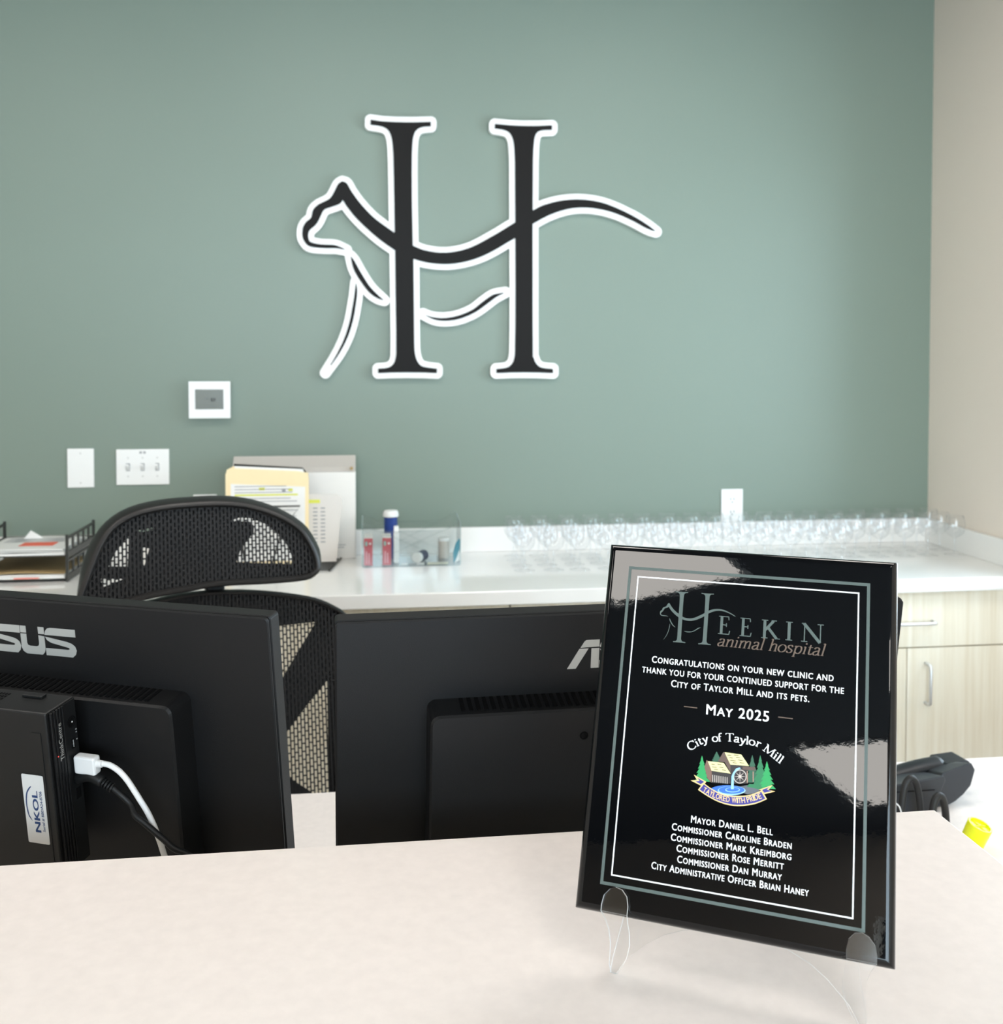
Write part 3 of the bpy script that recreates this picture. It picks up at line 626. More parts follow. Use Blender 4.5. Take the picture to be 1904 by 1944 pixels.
EMBLEM = {"arc_title":[[0.08053,0.1247],[0.09128,0.13193],[0.10129,0.13425],[0.11128,0.1355],[0.12278,0.1349],[0.13223,0.13344],[0.14825,0.12383]],"arc_rib":[[0.09187,0.09678],[0.10285,0.09311],[0.11379,0.09208],[0.12448,0.09336],[0.13613,0.09818]],"trees":[["dark",[[0.10063,0.12692],[0.10168,0.12547],[0.10131,0.12562],[0.10273,0.12403],[0.10199,0.12413],[0.10377,0.12259],[0.10268,0.12264],[0.10481,0.12115],[0.10336,0.12115],[0.10585,0.11971],[0.10404,0.11967],[0.09817,0.1189],[0.09638,0.11848],[0.09866,0.12054],[0.09723,0.12016],[0.09915,0.12218],[0.09808,0.12185],[0.09964,0.12382],[0.09893,0.12354],[0.10013,0.12547],[0.09978,0.12523]]],["dark",[[0.12735,0.12788],[0.12872,0.12402],[0.12827,0.12415],[0.13009,0.12018],[0.12919,0.12025],[0.13145,0.11635],[0.13012,0.11636],[0.13281,0.11254],[0.13104,0.11249],[0.13416,0.10875],[0.13195,0.10864],[0.12474,0.10766],[0.12253,0.10717],[0.12525,0.11171],[0.12349,0.11129],[0.12577,0.11578],[0.12445,0.11542],[0.12629,0.11987],[0.12541,0.11956],[0.12681,0.12396],[0.12638,0.12371]]],["mid",[[0.13322,0.12839],[0.1347,0.12403],[0.13421,0.12416],[0.13617,0.1197],[0.13521,0.11976],[0.13764,0.11538],[0.1362,0.11538],[0.1391,0.11109],[0.13719,0.11102],[0.14055,0.10682],[0.13817,0.10668],[0.1304,0.10561],[0.12802,0.10509],[0.13096,0.11017],[0.12905,0.10972],[0.13152,0.11475],[0.13009,0.11437],[0.13208,0.11935],[0.13113,0.11903],[0.13264,0.12396],[0.13217,0.1237]]],["light",[[0.08977,0.12256],[0.09104,0.11952],[0.09063,0.11966],[0.0923,0.11648],[0.09149,0.11657],[0.09355,0.11345],[0.09235,0.11348],[0.0948,0.11044],[0.09321,0.11041],[0.09605,0.10743],[0.09406,0.10735],[0.09729,0.10444],[0.09491,0.1043],[0.08717,0.10325],[0.0848,0.10274],[0.0876,0.10648],[0.08562,0.10602],[0.08803,0.10972],[0.08645,0.10932],[0.08846,0.11297],[0.08728,0.11262],[0.08889,0.11623],[0.08811,0.11593],[0.08933,0.11949],[0.08894,0.11924]]],["light",[[0.13827,0.1248],[0.13951,0.12162],[0.13909,0.12175],[0.14075,0.11845],[0.13991,0.11853],[0.14198,0.11529],[0.14074,0.11531],[0.14321,0.11214],[0.14156,0.11211],[0.14443,0.10901],[0.14237,0.10891],[0.14565,0.10589],[0.14319,0.10573],[0.13515,0.10462],[0.13269,0.10409],[0.13567,0.108],[0.13362,0.10753],[0.13619,0.11138],[0.13454,0.11097],[0.1367,0.11477],[0.13547,0.11442],[0.13722,0.11817],[0.1364,0.11787],[0.13774,0.12158],[0.13734,0.12133]]]],"gable":[[0.10575,0.12718],[0.10661,0.12705],[0.1115,0.11877],[0.11209,0.11287],[0.10719,0.11989],[0.10194,0.11969]],"mainwall":[[0.1115,0.11877],[0.12531,0.11963],[0.12466,0.11788],[0.12523,0.10706],[0.11302,0.10539],[0.11203,0.11382]],"roof1":[[0.10661,0.12715],[0.11924,0.12698],[0.12541,0.11955],[0.1115,0.11877]],"roof2":[[0.09442,0.11904],[0.10648,0.11932],[0.11222,0.11232],[0.09777,0.1125]],"leftwall":[[0.09361,0.11981],[0.09453,0.11896],[0.09788,0.11241],[0.09818,0.10384],[0.09498,0.10675],[0.09219,0.11455]],"frontwall":[[0.09788,0.11241],[0.11212,0.1124],[0.11253,0.10523],[0.09843,0.10388]],"slots":[[[0.09856,0.10963],[0.09906,0.10969],[0.09937,0.10472],[0.09888,0.10465]],[[0.10012,0.1096],[0.10061,0.10966],[0.10092,0.10474],[0.10043,0.10467]],[[0.10167,0.10957],[0.10217,0.10963],[0.10247,0.10476],[0.10198,0.10469]],[[0.10322,0.10954],[0.10372,0.1096],[0.10402,0.10478],[0.10352,0.10471]],[[0.10477,0.10951],[0.10527,0.10957],[0.10556,0.1048],[0.10507,0.10474]],[[0.10632,0.10948],[0.10682,0.10954],[0.1071,0.10482],[0.10661,0.10476]],[[0.10787,0.10945],[0.10836,0.10951],[0.10864,0.10484],[0.10815,0.10478]],[[0.10941,0.10942],[0.1099,0.10948],[0.11018,0.10486],[0.10969,0.1048]]],"shingles":[[[0.10885,0.12565],[0.11185,0.12563],[0.11187,0.1252],[0.10887,0.12521]],[[0.11381,0.12628],[0.11729,0.12626],[0.11731,0.12583],[0.11383,0.12585]],[[0.11045,0.12392],[0.11295,0.12391],[0.11297,0.12348],[0.11048,0.12349]],[[0.11538,0.1248],[0.11836,0.12478],[0.11839,0.12435],[0.11541,0.12437]],[[0.1113,0.12211],[0.11529,0.12209],[0.11531,0.12166],[0.11133,0.12168]],[[0.11697,0.12308],[0.12044,0.12307],[0.12046,0.12264],[0.11699,0.12266]],[[0.11313,0.12067],[0.11611,0.12065],[0.11614,0.12022],[0.11316,0.12024]],[[0.11831,0.12134],[0.12177,0.12132],[0.12179,0.1209],[0.11833,0.12091]],[[0.0973,0.11739],[0.09982,0.11739],[0.09985,0.11696],[0.09733,0.11696]],[[0.1018,0.11798],[0.10481,0.11797],[0.10483,0.11754],[0.10182,0.11755]],[[0.09793,0.11555],[0.10145,0.11554],[0.10147,0.11511],[0.09795,0.11512]],[[0.10342,0.11603],[0.10642,0.11602],[0.10645,0.1156],[0.10345,0.1156]],[[0.09953,0.11408],[0.10254,0.11407],[0.10257,0.11364],[0.09956,0.11365]],[[0.10552,0.11439],[0.10852,0.11439],[0.10854,0.11396],[0.10555,0.11396]]],"flume":[[0.12068,0.11869],[0.13008,0.11945],[0.13001,0.11693],[0.1208,0.11642]],"posts":[[[0.12393,0.11588],[0.12461,0.11597],[0.12506,0.10751],[0.12438,0.10742]],[[0.12834,0.11599],[0.12893,0.11607],[0.12929,0.1088],[0.12871,0.10872]]],"wheel_o":[[0.124,0.11186],[0.1239,0.11056],[0.12347,0.1093],[0.12275,0.10818],[0.12179,0.10726],[0.12064,0.1066],[0.11938,0.10626],[0.11811,0.10626],[0.1169,0.10659],[0.11584,0.10724],[0.11501,0.10815],[0.11445,0.10928],[0.11421,0.11054],[0.1143,0.11184],[0.11472,0.11311],[0.11545,0.11424],[0.11642,0.11516],[0.11758,0.11582],[0.11884,0.11616],[0.12012,0.11616],[0.12132,0.11582],[0.12238,0.11516],[0.12321,0.11424],[0.12376,0.11311]],"wheel_i":[[0.12341,0.11178],[0.12332,0.11063],[0.12295,0.10952],[0.12232,0.10852],[0.12147,0.1077],[0.12046,0.10713],[0.11935,0.10683],[0.11823,0.10682],[0.11717,0.10712],[0.11624,0.10769],[0.1155,0.10851],[0.11501,0.1095],[0.1148,0.11062],[0.11488,0.11177],[0.11525,0.11289],[0.11589,0.11389],[0.11674,0.11471],[0.11776,0.11529],[0.11887,0.11559],[0.11999,0.11559],[0.12106,0.11529],[0.12199,0.11471],[0.12272,0.11389],[0.1232,0.11289]],"spokes":[[[0.11909,0.11158],[0.12351,0.11179],[0.11913,0.11082]],[[0.11937,0.1115],[0.12238,0.10863],[0.11885,0.1109]],[[0.1195,0.11125],[0.11935,0.10697],[0.11872,0.11115]],[[0.1194,0.11097],[0.11617,0.10778],[0.11882,0.11143]],[[0.11913,0.11082],[0.1147,0.1106],[0.11909,0.11158]],[[0.11885,0.1109],[0.11582,0.11378],[0.11937,0.1115]],[[0.11872,0.11115],[0.11887,0.11545],[0.1195,0.11125]],[[0.11882,0.11143],[0.12205,0.11462],[0.1194,0.11097]]],"ground":[[0.11805,0.10372],[0.1248,0.10583],[0.13415,0.10406],[0.1333,0.10161],[0.12515,0.0993],[0.1182,0.10091]],"bush":[[0.12438,0.10459],[0.12621,0.10696],[0.13107,0.10739],[0.13599,0.10619],[0.13464,0.1039],[0.12878,0.10449]],"pool":[[0.1233,0.10186],[0.12291,0.10083],[0.12168,0.09975],[0.11967,0.09869],[0.11703,0.09773],[0.11393,0.09692],[0.11058,0.09632],[0.10721,0.09598],[0.10404,0.09591],[0.1013,0.09613],[0.09917,0.09661],[0.0978,0.09734],[0.09729,0.09825],[0.09767,0.09929],[0.09893,0.10038],[0.10096,0.10144],[0.10364,0.10242],[0.10677,0.10322],[0.11014,0.10382],[0.11351,0.10415],[0.11667,0.1042],[0.11938,0.10398],[0.12147,0.10348],[0.12281,0.10276]],"rip":[[[[0.12379,0.10192],[0.12348,0.10105],[0.1225,0.10015],[0.12092,0.09927],[0.11883,0.09847],[0.11638,0.09781],[0.11373,0.09733],[0.11107,0.09706],[0.10856,0.09703],[0.10639,0.09724],[0.10471,0.09767],[0.10363,0.0983],[0.10323,0.09907],[0.10353,0.09995],[0.10451,0.10086],[0.10612,0.10175],[0.10823,0.10255],[0.1107,0.10321],[0.11336,0.10369],[0.11603,0.10395],[0.11853,0.10397],[0.12067,0.10376],[0.12233,0.10332],[0.1234,0.1027]],[[0.12304,0.10215],[0.12276,0.1014],[0.12184,0.10062],[0.12037,0.09985],[0.11842,0.09915],[0.11615,0.09856],[0.11369,0.09812],[0.11121,0.09787],[0.10889,0.09782],[0.10688,0.09797],[0.10532,0.09832],[0.10432,0.09884],[0.10394,0.0995],[0.10423,0.10025],[0.10515,0.10104],[0.10664,0.10182],[0.10861,0.10253],[0.1109,0.10312],[0.11337,0.10355],[0.11585,0.1038],[0.11816,0.10384],[0.12016,0.10368],[0.1217,0.10333],[0.12268,0.1028]]],[[[0.11963,0.10182],[0.11947,0.10133],[0.11896,0.10083],[0.11813,0.10034],[0.11703,0.09991],[0.11575,0.09955],[0.11436,0.0993],[0.11296,0.09916],[0.11165,0.09916],[0.11052,0.09929],[0.10964,0.09954],[0.10907,0.09989],[0.10886,0.10033],[0.10902,0.10081],[0.10953,0.10132],[0.11037,0.10181],[0.11147,0.10224],[0.11276,0.1026],[0.11415,0.10285],[0.11555,0.10298],[0.11686,0.10299],[0.11799,0.10286],[0.11886,0.10261],[0.11942,0.10225]],[[0.11903,0.10188],[0.11889,0.10149],[0.11843,0.10109],[0.11769,0.10069],[0.11671,0.10033],[0.11556,0.10003],[0.11433,0.09981],[0.11308,0.09969],[0.11192,0.09967],[0.11091,0.09975],[0.11013,0.09994],[0.10963,0.10021],[0.10944,0.10055],[0.10958,0.10094],[0.11005,0.10134],[0.11079,0.10174],[0.11178,0.1021],[0.11293,0.1024],[0.11417,0.10262],[0.11541,0.10274],[0.11657,0.10276],[0.11758,0.10267],[0.11836,0.10249],[0.11885,0.10222]]]],"fall":[[0.11851,0.11764],[0.11585,0.11648],[0.11381,0.1131],[0.11287,0.1106],[0.11291,0.10136],[0.11506,0.10166],[0.11454,0.11082],[0.11539,0.11331],[0.11666,0.1153],[0.11944,0.11695]],"ribbon":[[0.0922,0.10303],[0.09331,0.10243],[0.09488,0.10157],[0.09667,0.10064],[0.09844,0.09983],[0.10015,0.09915],[0.10192,0.09851],[0.10373,0.09795],[0.10556,0.0975],[0.1074,0.0972],[0.10928,0.09701],[0.11115,0.09691],[0.11302,0.0969],[0.11486,0.09696],[0.1167,0.09712],[0.11852,0.09735],[0.12035,0.09764],[0.12214,0.09797],[0.12391,0.09835],[0.12571,0.09884],[0.12757,0.0995],[0.12974,0.10049],[0.1321,0.10172],[0.13423,0.1029],[0.13572,0.10372],[0.1396,0.09806],[0.13837,0.09733],[0.1366,0.09627],[0.1346,0.09513],[0.1327,0.09416],[0.13093,0.09341],[0.12914,0.09276],[0.12735,0.09218],[0.12555,0.09165],[0.12375,0.09117],[0.12194,0.09075],[0.12013,0.09041],[0.11831,0.09015],[0.11648,0.08999],[0.11465,0.08992],[0.11281,0.08993],[0.11095,0.09004],[0.10909,0.09022],[0.10723,0.0905],[0.10535,0.09086],[0.10346,0.09132],[0.10155,0.09187],[0.09963,0.09253],[0.09771,0.09325],[0.09581,0.09401],[0.09378,0.09491],[0.09166,0.09592],[0.08977,0.09685],[0.08845,0.0975]],"ribbon_in":[[0.09262,0.10203],[0.09365,0.10147],[0.09511,0.10065],[0.0968,0.09977],[0.09849,0.09899],[0.10018,0.09831],[0.10195,0.09767],[0.10378,0.0971],[0.10561,0.09666],[0.10745,0.09636],[0.10933,0.09617],[0.1112,0.09607],[0.11307,0.09606],[0.11491,0.09612],[0.11674,0.09628],[0.11857,0.09651],[0.12039,0.0968],[0.12219,0.09714],[0.12398,0.09754],[0.12578,0.09803],[0.12762,0.09866],[0.12968,0.09958],[0.13191,0.10072],[0.1339,0.10179],[0.13529,0.10254],[0.13839,0.09822],[0.13739,0.09762],[0.13597,0.09676],[0.13432,0.09582],[0.13265,0.09499],[0.13097,0.0943],[0.12917,0.09365],[0.12733,0.09306],[0.1255,0.09253],[0.1237,0.09206],[0.1219,0.09163],[0.12008,0.09129],[0.11826,0.09103],[0.11644,0.09087],[0.1146,0.0908],[0.11275,0.09082],[0.1109,0.09092],[0.10904,0.09111],[0.10717,0.09138],[0.10529,0.09175],[0.10341,0.0922],[0.10147,0.09277],[0.09949,0.09345],[0.09756,0.09417],[0.09576,0.09491],[0.09399,0.09571],[0.09227,0.09658],[0.09078,0.09737],[0.08973,0.09792]],"tails":[[[0.08453,0.10799],[0.0944,0.10404],[0.09333,0.1027],[0.09033,0.10086],[0.08231,0.1035],[0.08732,0.10437]],[[0.14323,0.10845],[0.1332,0.1037],[0.13611,0.10349],[0.13757,0.10127],[0.14533,0.10421],[0.14041,0.10469]]],"tails_in":[[[0.08694,0.10615],[0.0929,0.10384],[0.09028,0.10171],[0.08613,0.10325],[0.08936,0.10408]],[[0.1415,0.10704],[0.13584,0.10406],[0.13739,0.10217],[0.14284,0.1041],[0.1392,0.10476]]]}
LOGO_AFFINE = [[0.05107, 0.00017, 0.05945], [0.00077, 0.0491, 0.13129]]

# ------------------------------------------------------------------ the room
def struct(o):
    return tag(o, kind='structure')


struct(box('floor', -4.2, RIGHT_X + 0.18, FRONT_Y - 0.15, WALL_Y + 0.15, -0.1, 0.0, M['floor']))
struct(box('ceiling', -4.2, RIGHT_X + 0.18, FRONT_Y - 0.15, WALL_Y + 0.15, CEIL, CEIL + 0.1, M['ceiling']))
struct(box('wall_back', -4.2, RIGHT_X + 0.18, WALL_Y, WALL_Y + 0.15, 0.0, CEIL, M['green']))
struct(box('wall_left', -4.2, -4.05, FRONT_Y - 0.15, WALL_Y, 0.0, CEIL, M['beige']))
# front wall with shop-front glazing
bm = bmesh.new()
FY0, FY1 = FRONT_Y - 0.15, FRONT_Y
add_box(bm, -4.05, WIN2['x0'], FY0, FY1, 0, CEIL)
add_box(bm, WIN2['x1'], RIGHT_X + 0.18, FY0, FY1, 0, CEIL)
add_box(bm, WIN2['x0'], WIN2['x1'], FY0, FY1, 0, WIN2['z0'])
add_box(bm, WIN2['x0'], WIN2['x1'], FY0, FY1, WIN2['z1'], CEIL)
struct(from_bm('wall_front', bm, M['beige']))
win2 = bpy.data.objects.new('window_2', None)
COL.objects.link(win2)
struct(win2)
for i in range(4):
    x = WIN2['x0'] + (WIN2['x1'] - WIN2['x0']) * i / 3
    box('window_mullion', max(WIN2['x0'], x - 0.03), min(WIN2['x1'], x + 0.03), FY0 + 0.03, FY0 + 0.08, WIN2['z0'], WIN2['z1'], M['alu'], win2, 0.004)
for i in range(3):
    w_ = (WIN2['x1'] - WIN2['x0']) / 3
    x = WIN2['x0'] + w_ * i
    box('window_pane', x + 0.03, x + w_ - 0.03, FY0 + 0.05, FY0 + 0.054, WIN2['z0'], WIN2['z1'], M['pane'], win2)
# right wall with a window opening
bm = bmesh.new()
X0, X1 = RIGHT_X, RIGHT_X + 0.18
add_box(bm, X0, X1, WIN['y1'], WALL_Y, 0, CEIL)
add_box(bm, X0, X1, FRONT_Y, WIN['y0'], 0, CEIL)
add_box(bm, X0, X1, WIN['y0'], WIN['y1'], 0, WIN['z0'])
add_box(bm, X0, X1, WIN['y0'], WIN['y1'], WIN['z1'], CEIL)
struct(from_bm('wall_right', bm, M['beige']))
win = bpy.data.objects.new('window_1', None)
COL.objects.link(win)
struct(win)
yw, zw = (WIN['y0'], WIN['y1']), (WIN['z0'], WIN['z1'])
nb = 3
xs0, xs1 = RIGHT_X + 0.09, RIGHT_X + 0.14
for i in range(nb + 1):
    y = yw[0] + (yw[1] - yw[0]) * i / nb
    box('window_mullion', xs0, xs1, max(yw[0], y - 0.03), min(yw[1], y + 0.03), zw[0], zw[1], M['alu'], win, 0.004)
box('window_sill', RIGHT_X - 0.02, xs0, yw[0], yw[1], zw[0], zw[0] + 0.025, M['whiteplastic'], win, 0.003)
box('window_head', xs0, xs1, yw[0], yw[1], zw[1] - 0.05, zw[1], M['alu'], win, 0.004)
for i in range(nb):
    a = yw[0] + (yw[1] - yw[0]) * i / nb + 0.03
    b = yw[0] + (yw[1] - yw[0]) * (i + 1) / nb - 0.03
    box('window_pane', xs0 + 0.02, xs0 + 0.024, a, b, zw[0] + 0.025, zw[1] - 0.05, M['pane'], win)

# ceiling light panels (flat square troffers in a regular grid)
GRPL = 'square light panels in the ceiling'
for px, py, where in [(-1.51, -0.99, 'over the waiting side of the reception counter'), (-1.50, -2.92, 'over the entrance end of the room'), (-1.55, 1.45, 'over the letter tray end of the desk'),
                      (1.10, 1.75, 'over the worktop end with the wine glasses'), (-0.2, 1.75, 'over the office chair'), (0.75, -0.55, 'over the corner of the reception counter'),
                      (-3.2, 0.6, 'beside the far side wall'), (0.75, -2.6, 'over the window end of the entrance')]:
    t = thing('ceiling_light', 'square flat white ceiling light panel ' + where, 'light', (px, py, CEIL), 0, GRPL)
    bm = bmesh.new()
    for a in ((-0.32, 0.32, -0.32, -0.3), (-0.32, 0.32, 0.3, 0.32), (-0.32, -0.3, -0.3, 0.3), (0.3, 0.32, -0.3, 0.3)):
        add_box(bm, a[0], a[1], a[2], a[3], -0.012, 0.0)
    from_bm('light_frame', bm, M['whiteplastic'], t)
    box('diffuser', -0.3, 0.3, -0.3, 0.3, -0.006, -0.001, M['panel'], t)

# ------------------------------------------------------------------ wall sign
WM = Matrix(((1, 0, 0, 0), (0, 0, -1, WALL_Y), (0, 1, 0, 0), (0, 0, 0, 1)))     # local x right, y up, z out of the green wall
sign = thing('wall_sign', 'large black letter H animal logo with white outline on the green wall', 'sign', matrix=WM)
filled('white_backing', SIGN_WHITE, 0.008, M['signwhite'], sign, 0.0015, Matrix.Translation((0, 0, 0.0125)))
for i, L in enumerate(sorted(SIGN_BLACK, key=len, reverse=True)):
    o = filled('black_letter' if i == 0 else 'black_stroke', [L], 0.0018, M['signblack'], sign, 0.0, Matrix.Translation((0, 0, 0.0238)))

# ------------------------------------------------------------------ wall plates
def plate(name, label, cat, x0, x1, z0, z1, th=0.006):
    t = thing(name, label, cat, matrix=Matrix.Translation((x0 + (x1 - x0) / 2, WALL_Y, z0 + (z1 - z0) / 2)) @ Matrix.Rotation(R(90), 4, 'X'))
    w, h = (x1 - x0) / 2, (z1 - z0) / 2
    box('cover_plate', -w, w, -h, h, 0.0003, th, M['whiteplastic'], t, 0.0025)
    return t


t = plate('blank_wall_plate', 'plain white blank wall plate beside the triple switch', 'wall plate', -0.975, -0.892, 1.147, 1.274)
for zz in (0.048, -0.048):
    lathe('screw', [(0.0001, 0.0), (0.003, 0.0), (0.003, 0.001), (0.0001, 0.0012)], M['screwgrey'], t, 12, (0, zz, 0.0055))
t = plate('light_switch', 'white wall plate with three toggle switches', 'light switch', -0.823, -0.656, 1.1535, 1.270)
for k, dx in enumerate((-0.046, 0.0, 0.046)):
    box('switch_slot', dx - 0.006, dx + 0.006, -0.0125, 0.0125, 0.0055, 0.0066, M['greyprint'], t)
    prism('toggle', [(-0.010, 0.006), (0.004, 0.006), (0.0115, 0.021), (0.005, 0.0225)], dx - 0.0042, dx + 0.0042, M['whiteplastic'], t, 'X', bev=0.0012)
    for zz in (0.03, -0.03):
        lathe('screw', [(0.0001, 0.0), (0.003, 0.0), (0.003, 0.001), (0.0001, 0.0012)], M['screwgrey'], t, 12, (dx, zz, 0.0055))
box('small_label', -0.010, -0.002, 0.044, 0.051, 0.0055, 0.0064, M['greyprint'], t)
box('small_label', 0.002, 0.010, 0.044, 0.051, 0.0055, 0.0064, M['greyprint'], t)

t = plate('outlet', 'white electrical outlet plate above the wine glasses', 'outlet', 1.2155, 1.2945, 0.985 + 0.004, 1.108)
for zz in (0.022, -0.022):
    box('socket', -0.017, 0.017, zz - 0.015, zz + 0.015, 0.0055, 0.0072, M['whiteplastic'], t, 0.0007)
    for dx in (-0.006, 0.006):
        box('slot', dx - 0.0011, dx + 0.0011, zz - 0.001, zz + 0.007, 0.0070, 0.0076, M['darkprint'], t)
    lathe('ground_hole', [(0.0001, 0), (0.0022, 0), (0.0022, 0.0004), (0.0001, 0.0005)], M['darkprint'], t, 12, (0, zz - 0.008, 0.0071))
t = plate('outlet', 'white outlet plate mostly hidden behind the mesh chair headrest', 'outlet', -0.581, -0.5055, 1.0, 1.1185)
for zz in (0.022, -0.022):
    box('socket', -0.017, 0.017, zz - 0.015, zz + 0.015, 0.0055, 0.0072, M['whiteplastic'], t, 0.0007)

t = thing('thermostat', 'white square thermostat with grey display on the green wall', 'thermostat',
          matrix=Matrix.Translation((-0.5225, WALL_Y, 1.4305)) @ Matrix.Rotation(R(90), 4, 'X'))
box('wall_base', -0.060, 0.060, -0.055, 0.055, 0.0003, 0.012, M['whiteplastic'], t, 0.002)
bm = bmesh.new()
for a in ((-0.0655, 0.0655, 0.034, 0.060), (-0.0655, 0.0655, -0.060, -0.031), (-0.0655, -0.0455, -0.031, 0.034), (0.0445, 0.0655, -0.031, 0.034)):
    add_box(bm, a[0], a[1], a[2], a[3], 0.012, 0.030)
from_bm('front_case', bm, M['whiteplastic'], t)
box('display', -0.0455, 0.0445, -0.031, 0.034, 0.012, 0.0265, M['screen'], t)
for i, (a, b, w, h) in enumerate([(0.004, -0.006, 0.006, 0.012), (0.013, -0.006, 0.005, 0.012), (-0.016, 0.004, 0.012, 0.0025), (0.0, -0.021, 0.02, 0.002)]):
    box('display_digit', a, a + w, b, b + h, 0.0265, 0.0268, M['darkprint'], t)

# ------------------------------------------------------------------ back worktop and cabinets
WX0 = -2.05
t = thing('worktop', 'long white quartz worktop with backsplash along the green wall', 'counter', (0, 0, TOP_Z))
box('slab', WX0, RIGHT_X - 0.001, 2.815, WALL_Y - 0.001, -0.041, 0.0, M['quartz'], t, 0.003)
box('backsplash', WX0, RIGHT_X - 0.001, WALL_Y - 0.021, WALL_Y - 0.001, 0.0003, 0.084, M['quartz'], t, 0.0015)
box('side_splash', RIGHT_X - 0.021, RIGHT_X - 0.001, 2.82, WALL_Y - 0.0215, 0.0003, 0.084, M['quartz'], t, 0.0015)


def bar_handle(name, a, b, out, m, parent, r=0.005):
    a, b = Vector(a), Vector(b)
    o = Vector(out)
    d = (b - a).normalized()
    k = 0.012
    path = [a, a + o * 0.6, a + o * 0.9 + d * k * 0.3, a + o + d * k, b + o - d * k, b + o * 0.9 - d * k * 0.3, b + o * 0.6, b]
    return tube(name, path, r, m, parent, 10)


CAB_LABEL = {0: 'pale oak base cabinet in the corner under the wine glasses', 1: 'pale oak base cabinet directly behind the black plaque',
             2: 'pale oak base cabinet behind the office chair', 3: 'pale oak base cabinet under the letter tray'}
for k in range(4):
    x1 = 1.988 - 0.8 * k
    x0 = x1 - 0.8
    t = thing('base_cabinet', CAB_LABEL[k], 'cabinet', (x0, 2.86, 0), 0, 'pale oak base cabinets under the worktop')
    box('carcass', 0.001, 0.799, 0.0, 0.54, 0.1, 0.868, M['oak'], t)
    box('toe_kick', 0.001, 0.799, 0.06, 0.54, 0.0, 0.0998, M['black'], t)
    d = box('drawer', 0.0025, 0.7975, -0.02, -0.0005, 0.699, 0.864, M['oak'], t, 0.0012)
    bar_handle('drawer_handle', (0.32, -0.02, 0.776), (0.48, -0.02, 0.776), (0, -0.03, 0), M['steel'], d)
    for s, (a, b) in enumerate(((0.0025, 0.3985), (0.4015, 0.7975))):
        d = box('door', a, b, -0.02, -0.0005, 0.105, 0.695, M['oak'], t, 0.0012)
        hx = (0.4 - 0.060) if s == 0 else (0.4 + 0.060)
        bar_handle('door_handle', (hx, -0.02, 0.530), (hx, -0.02, 0.650), (0, -0.03, 0), M['steel'], d)

# ------------------------------------------------------------------ wine glasses in rows
GH = 0.132
prof_out = [(0.0002, 0.0), (0.031, 0.0), (0.032, 0.0012), (0.024, 0.0025), (0.008, 0.005), (0.0042, 0.010), (0.0036, 0.030), (0.0038, 0.055), (0.006, 0.0605),
            (0.018, 0.066), (0.028, 0.076), (0.0325, 0.090), (0.0322, 0.106), (0.030, 0.120), (0.0275, GH)]
bm = bmesh.new()
add_lathe(bm, prof_out[1:9], 20, cap_ends=False)
add_lathe(bm, prof_out[8:] + [(0.0270, GH - 0.0003)], 20, cap_ends=False)
bmesh.ops.recalc_face_normals(bm, faces=bm.faces[:])
gme = bpy.data.meshes.new('wine_glass')
bm.to_mesh(gme)
bm.free()
gme.polygons.foreach_set('use_smooth', [True] * len(gme.polygons))
gme.materials.append(M['glass'])
rg = random.Random(3)
for c in range(18):
    for r in range(4):
        x = 0.468 + c * 0.0855 + rg.uniform(-0.005, 0.005)
        y = 3.075 + r * 0.079 + rg.uniform(-0.005, 0.005)
        if r == 0 and c > 12:
            continue
        g = bpy.data.objects.new('wine_glass', gme)
        COL.objects.link(g)
        g.location = (x, y, TOP_Z + 0.0004)
        g.rotation_euler = (0, 0, rg.uniform(0, 6))
        nth = 'first second third fourth fifth sixth seventh eighth ninth tenth eleventh twelfth thirteenth fourteenth fifteenth sixteenth seventeenth eighteenth'.split()
        row = ('front row', 'second row', 'third row', 'rear row by the backsplash')[r]
        tag(g, 'clear stemmed wine glass, %s from the clear bin in the %s' % (nth[c], row), 'wine glass', 'wine glasses in rows on the worktop')

# ------------------------------------------------------------------ clear bin with supplies
BZ = TOP_Z + 0.0005
bx0, bx1, by0, by1 = -0.034, 0.282, 3.19, 3.335
t = thing('storage_bin', 'clear plastic open bin of supplies on the worktop', 'bin', ((bx0 + bx1) / 2, (by0 + by1) / 2, BZ))
w2, d2 = (bx1 - bx0) / 2, (by1 - by0) / 2
box('bin_floor', -w2 + 0.006, w2 - 0.006, -d2 + 0.003, d2 - 0.003, 0.0, 0.003, M['binclear'], t)


def dip(w, hi, lo):
    return [(-w + 0.006, 0.0), (w - 0.006, 0.0)] + [(w, hi)] + [(w - 0.012, hi + 0.002), (w - 0.025, hi - 0.004), (w - 0.038, hi - 0.02), (w - 0.055, lo)] + \
        [(-w + 0.055, lo), (-w + 0.038, hi - 0.02), (-w + 0.025, hi - 0.004), (-w + 0.012, hi + 0.002), (-w, hi)]


prism('front_panel', dip(w2, 0.137, 0.110), -d2, -d2 + 0.0025, [M['binclear'], M['binrim']], t, 'Y', 1)
prism('back_panel', dip(w2, 0.146, 0.118), d2 - 0.0025, d2, [M['binclear'], M['binrim']], t, 'Y', 1)
for sx in (-1, 1):
    prism('end_panel', [(-d2 + 0.0026, 0.003), (d2 - 0.0026, 0.003), (d2 - 0.0026, 0.143), (-d2 + 0.0026, 0.136)], min(sx * (w2 - 0.003), sx * (w2 - 0.0055)), max(sx * (w2 - 0.003), sx * (w2 - 0.0055)), [M['binclear'], M['binrim']], t, 'X', 1)
FZ = BZ + 0.0033


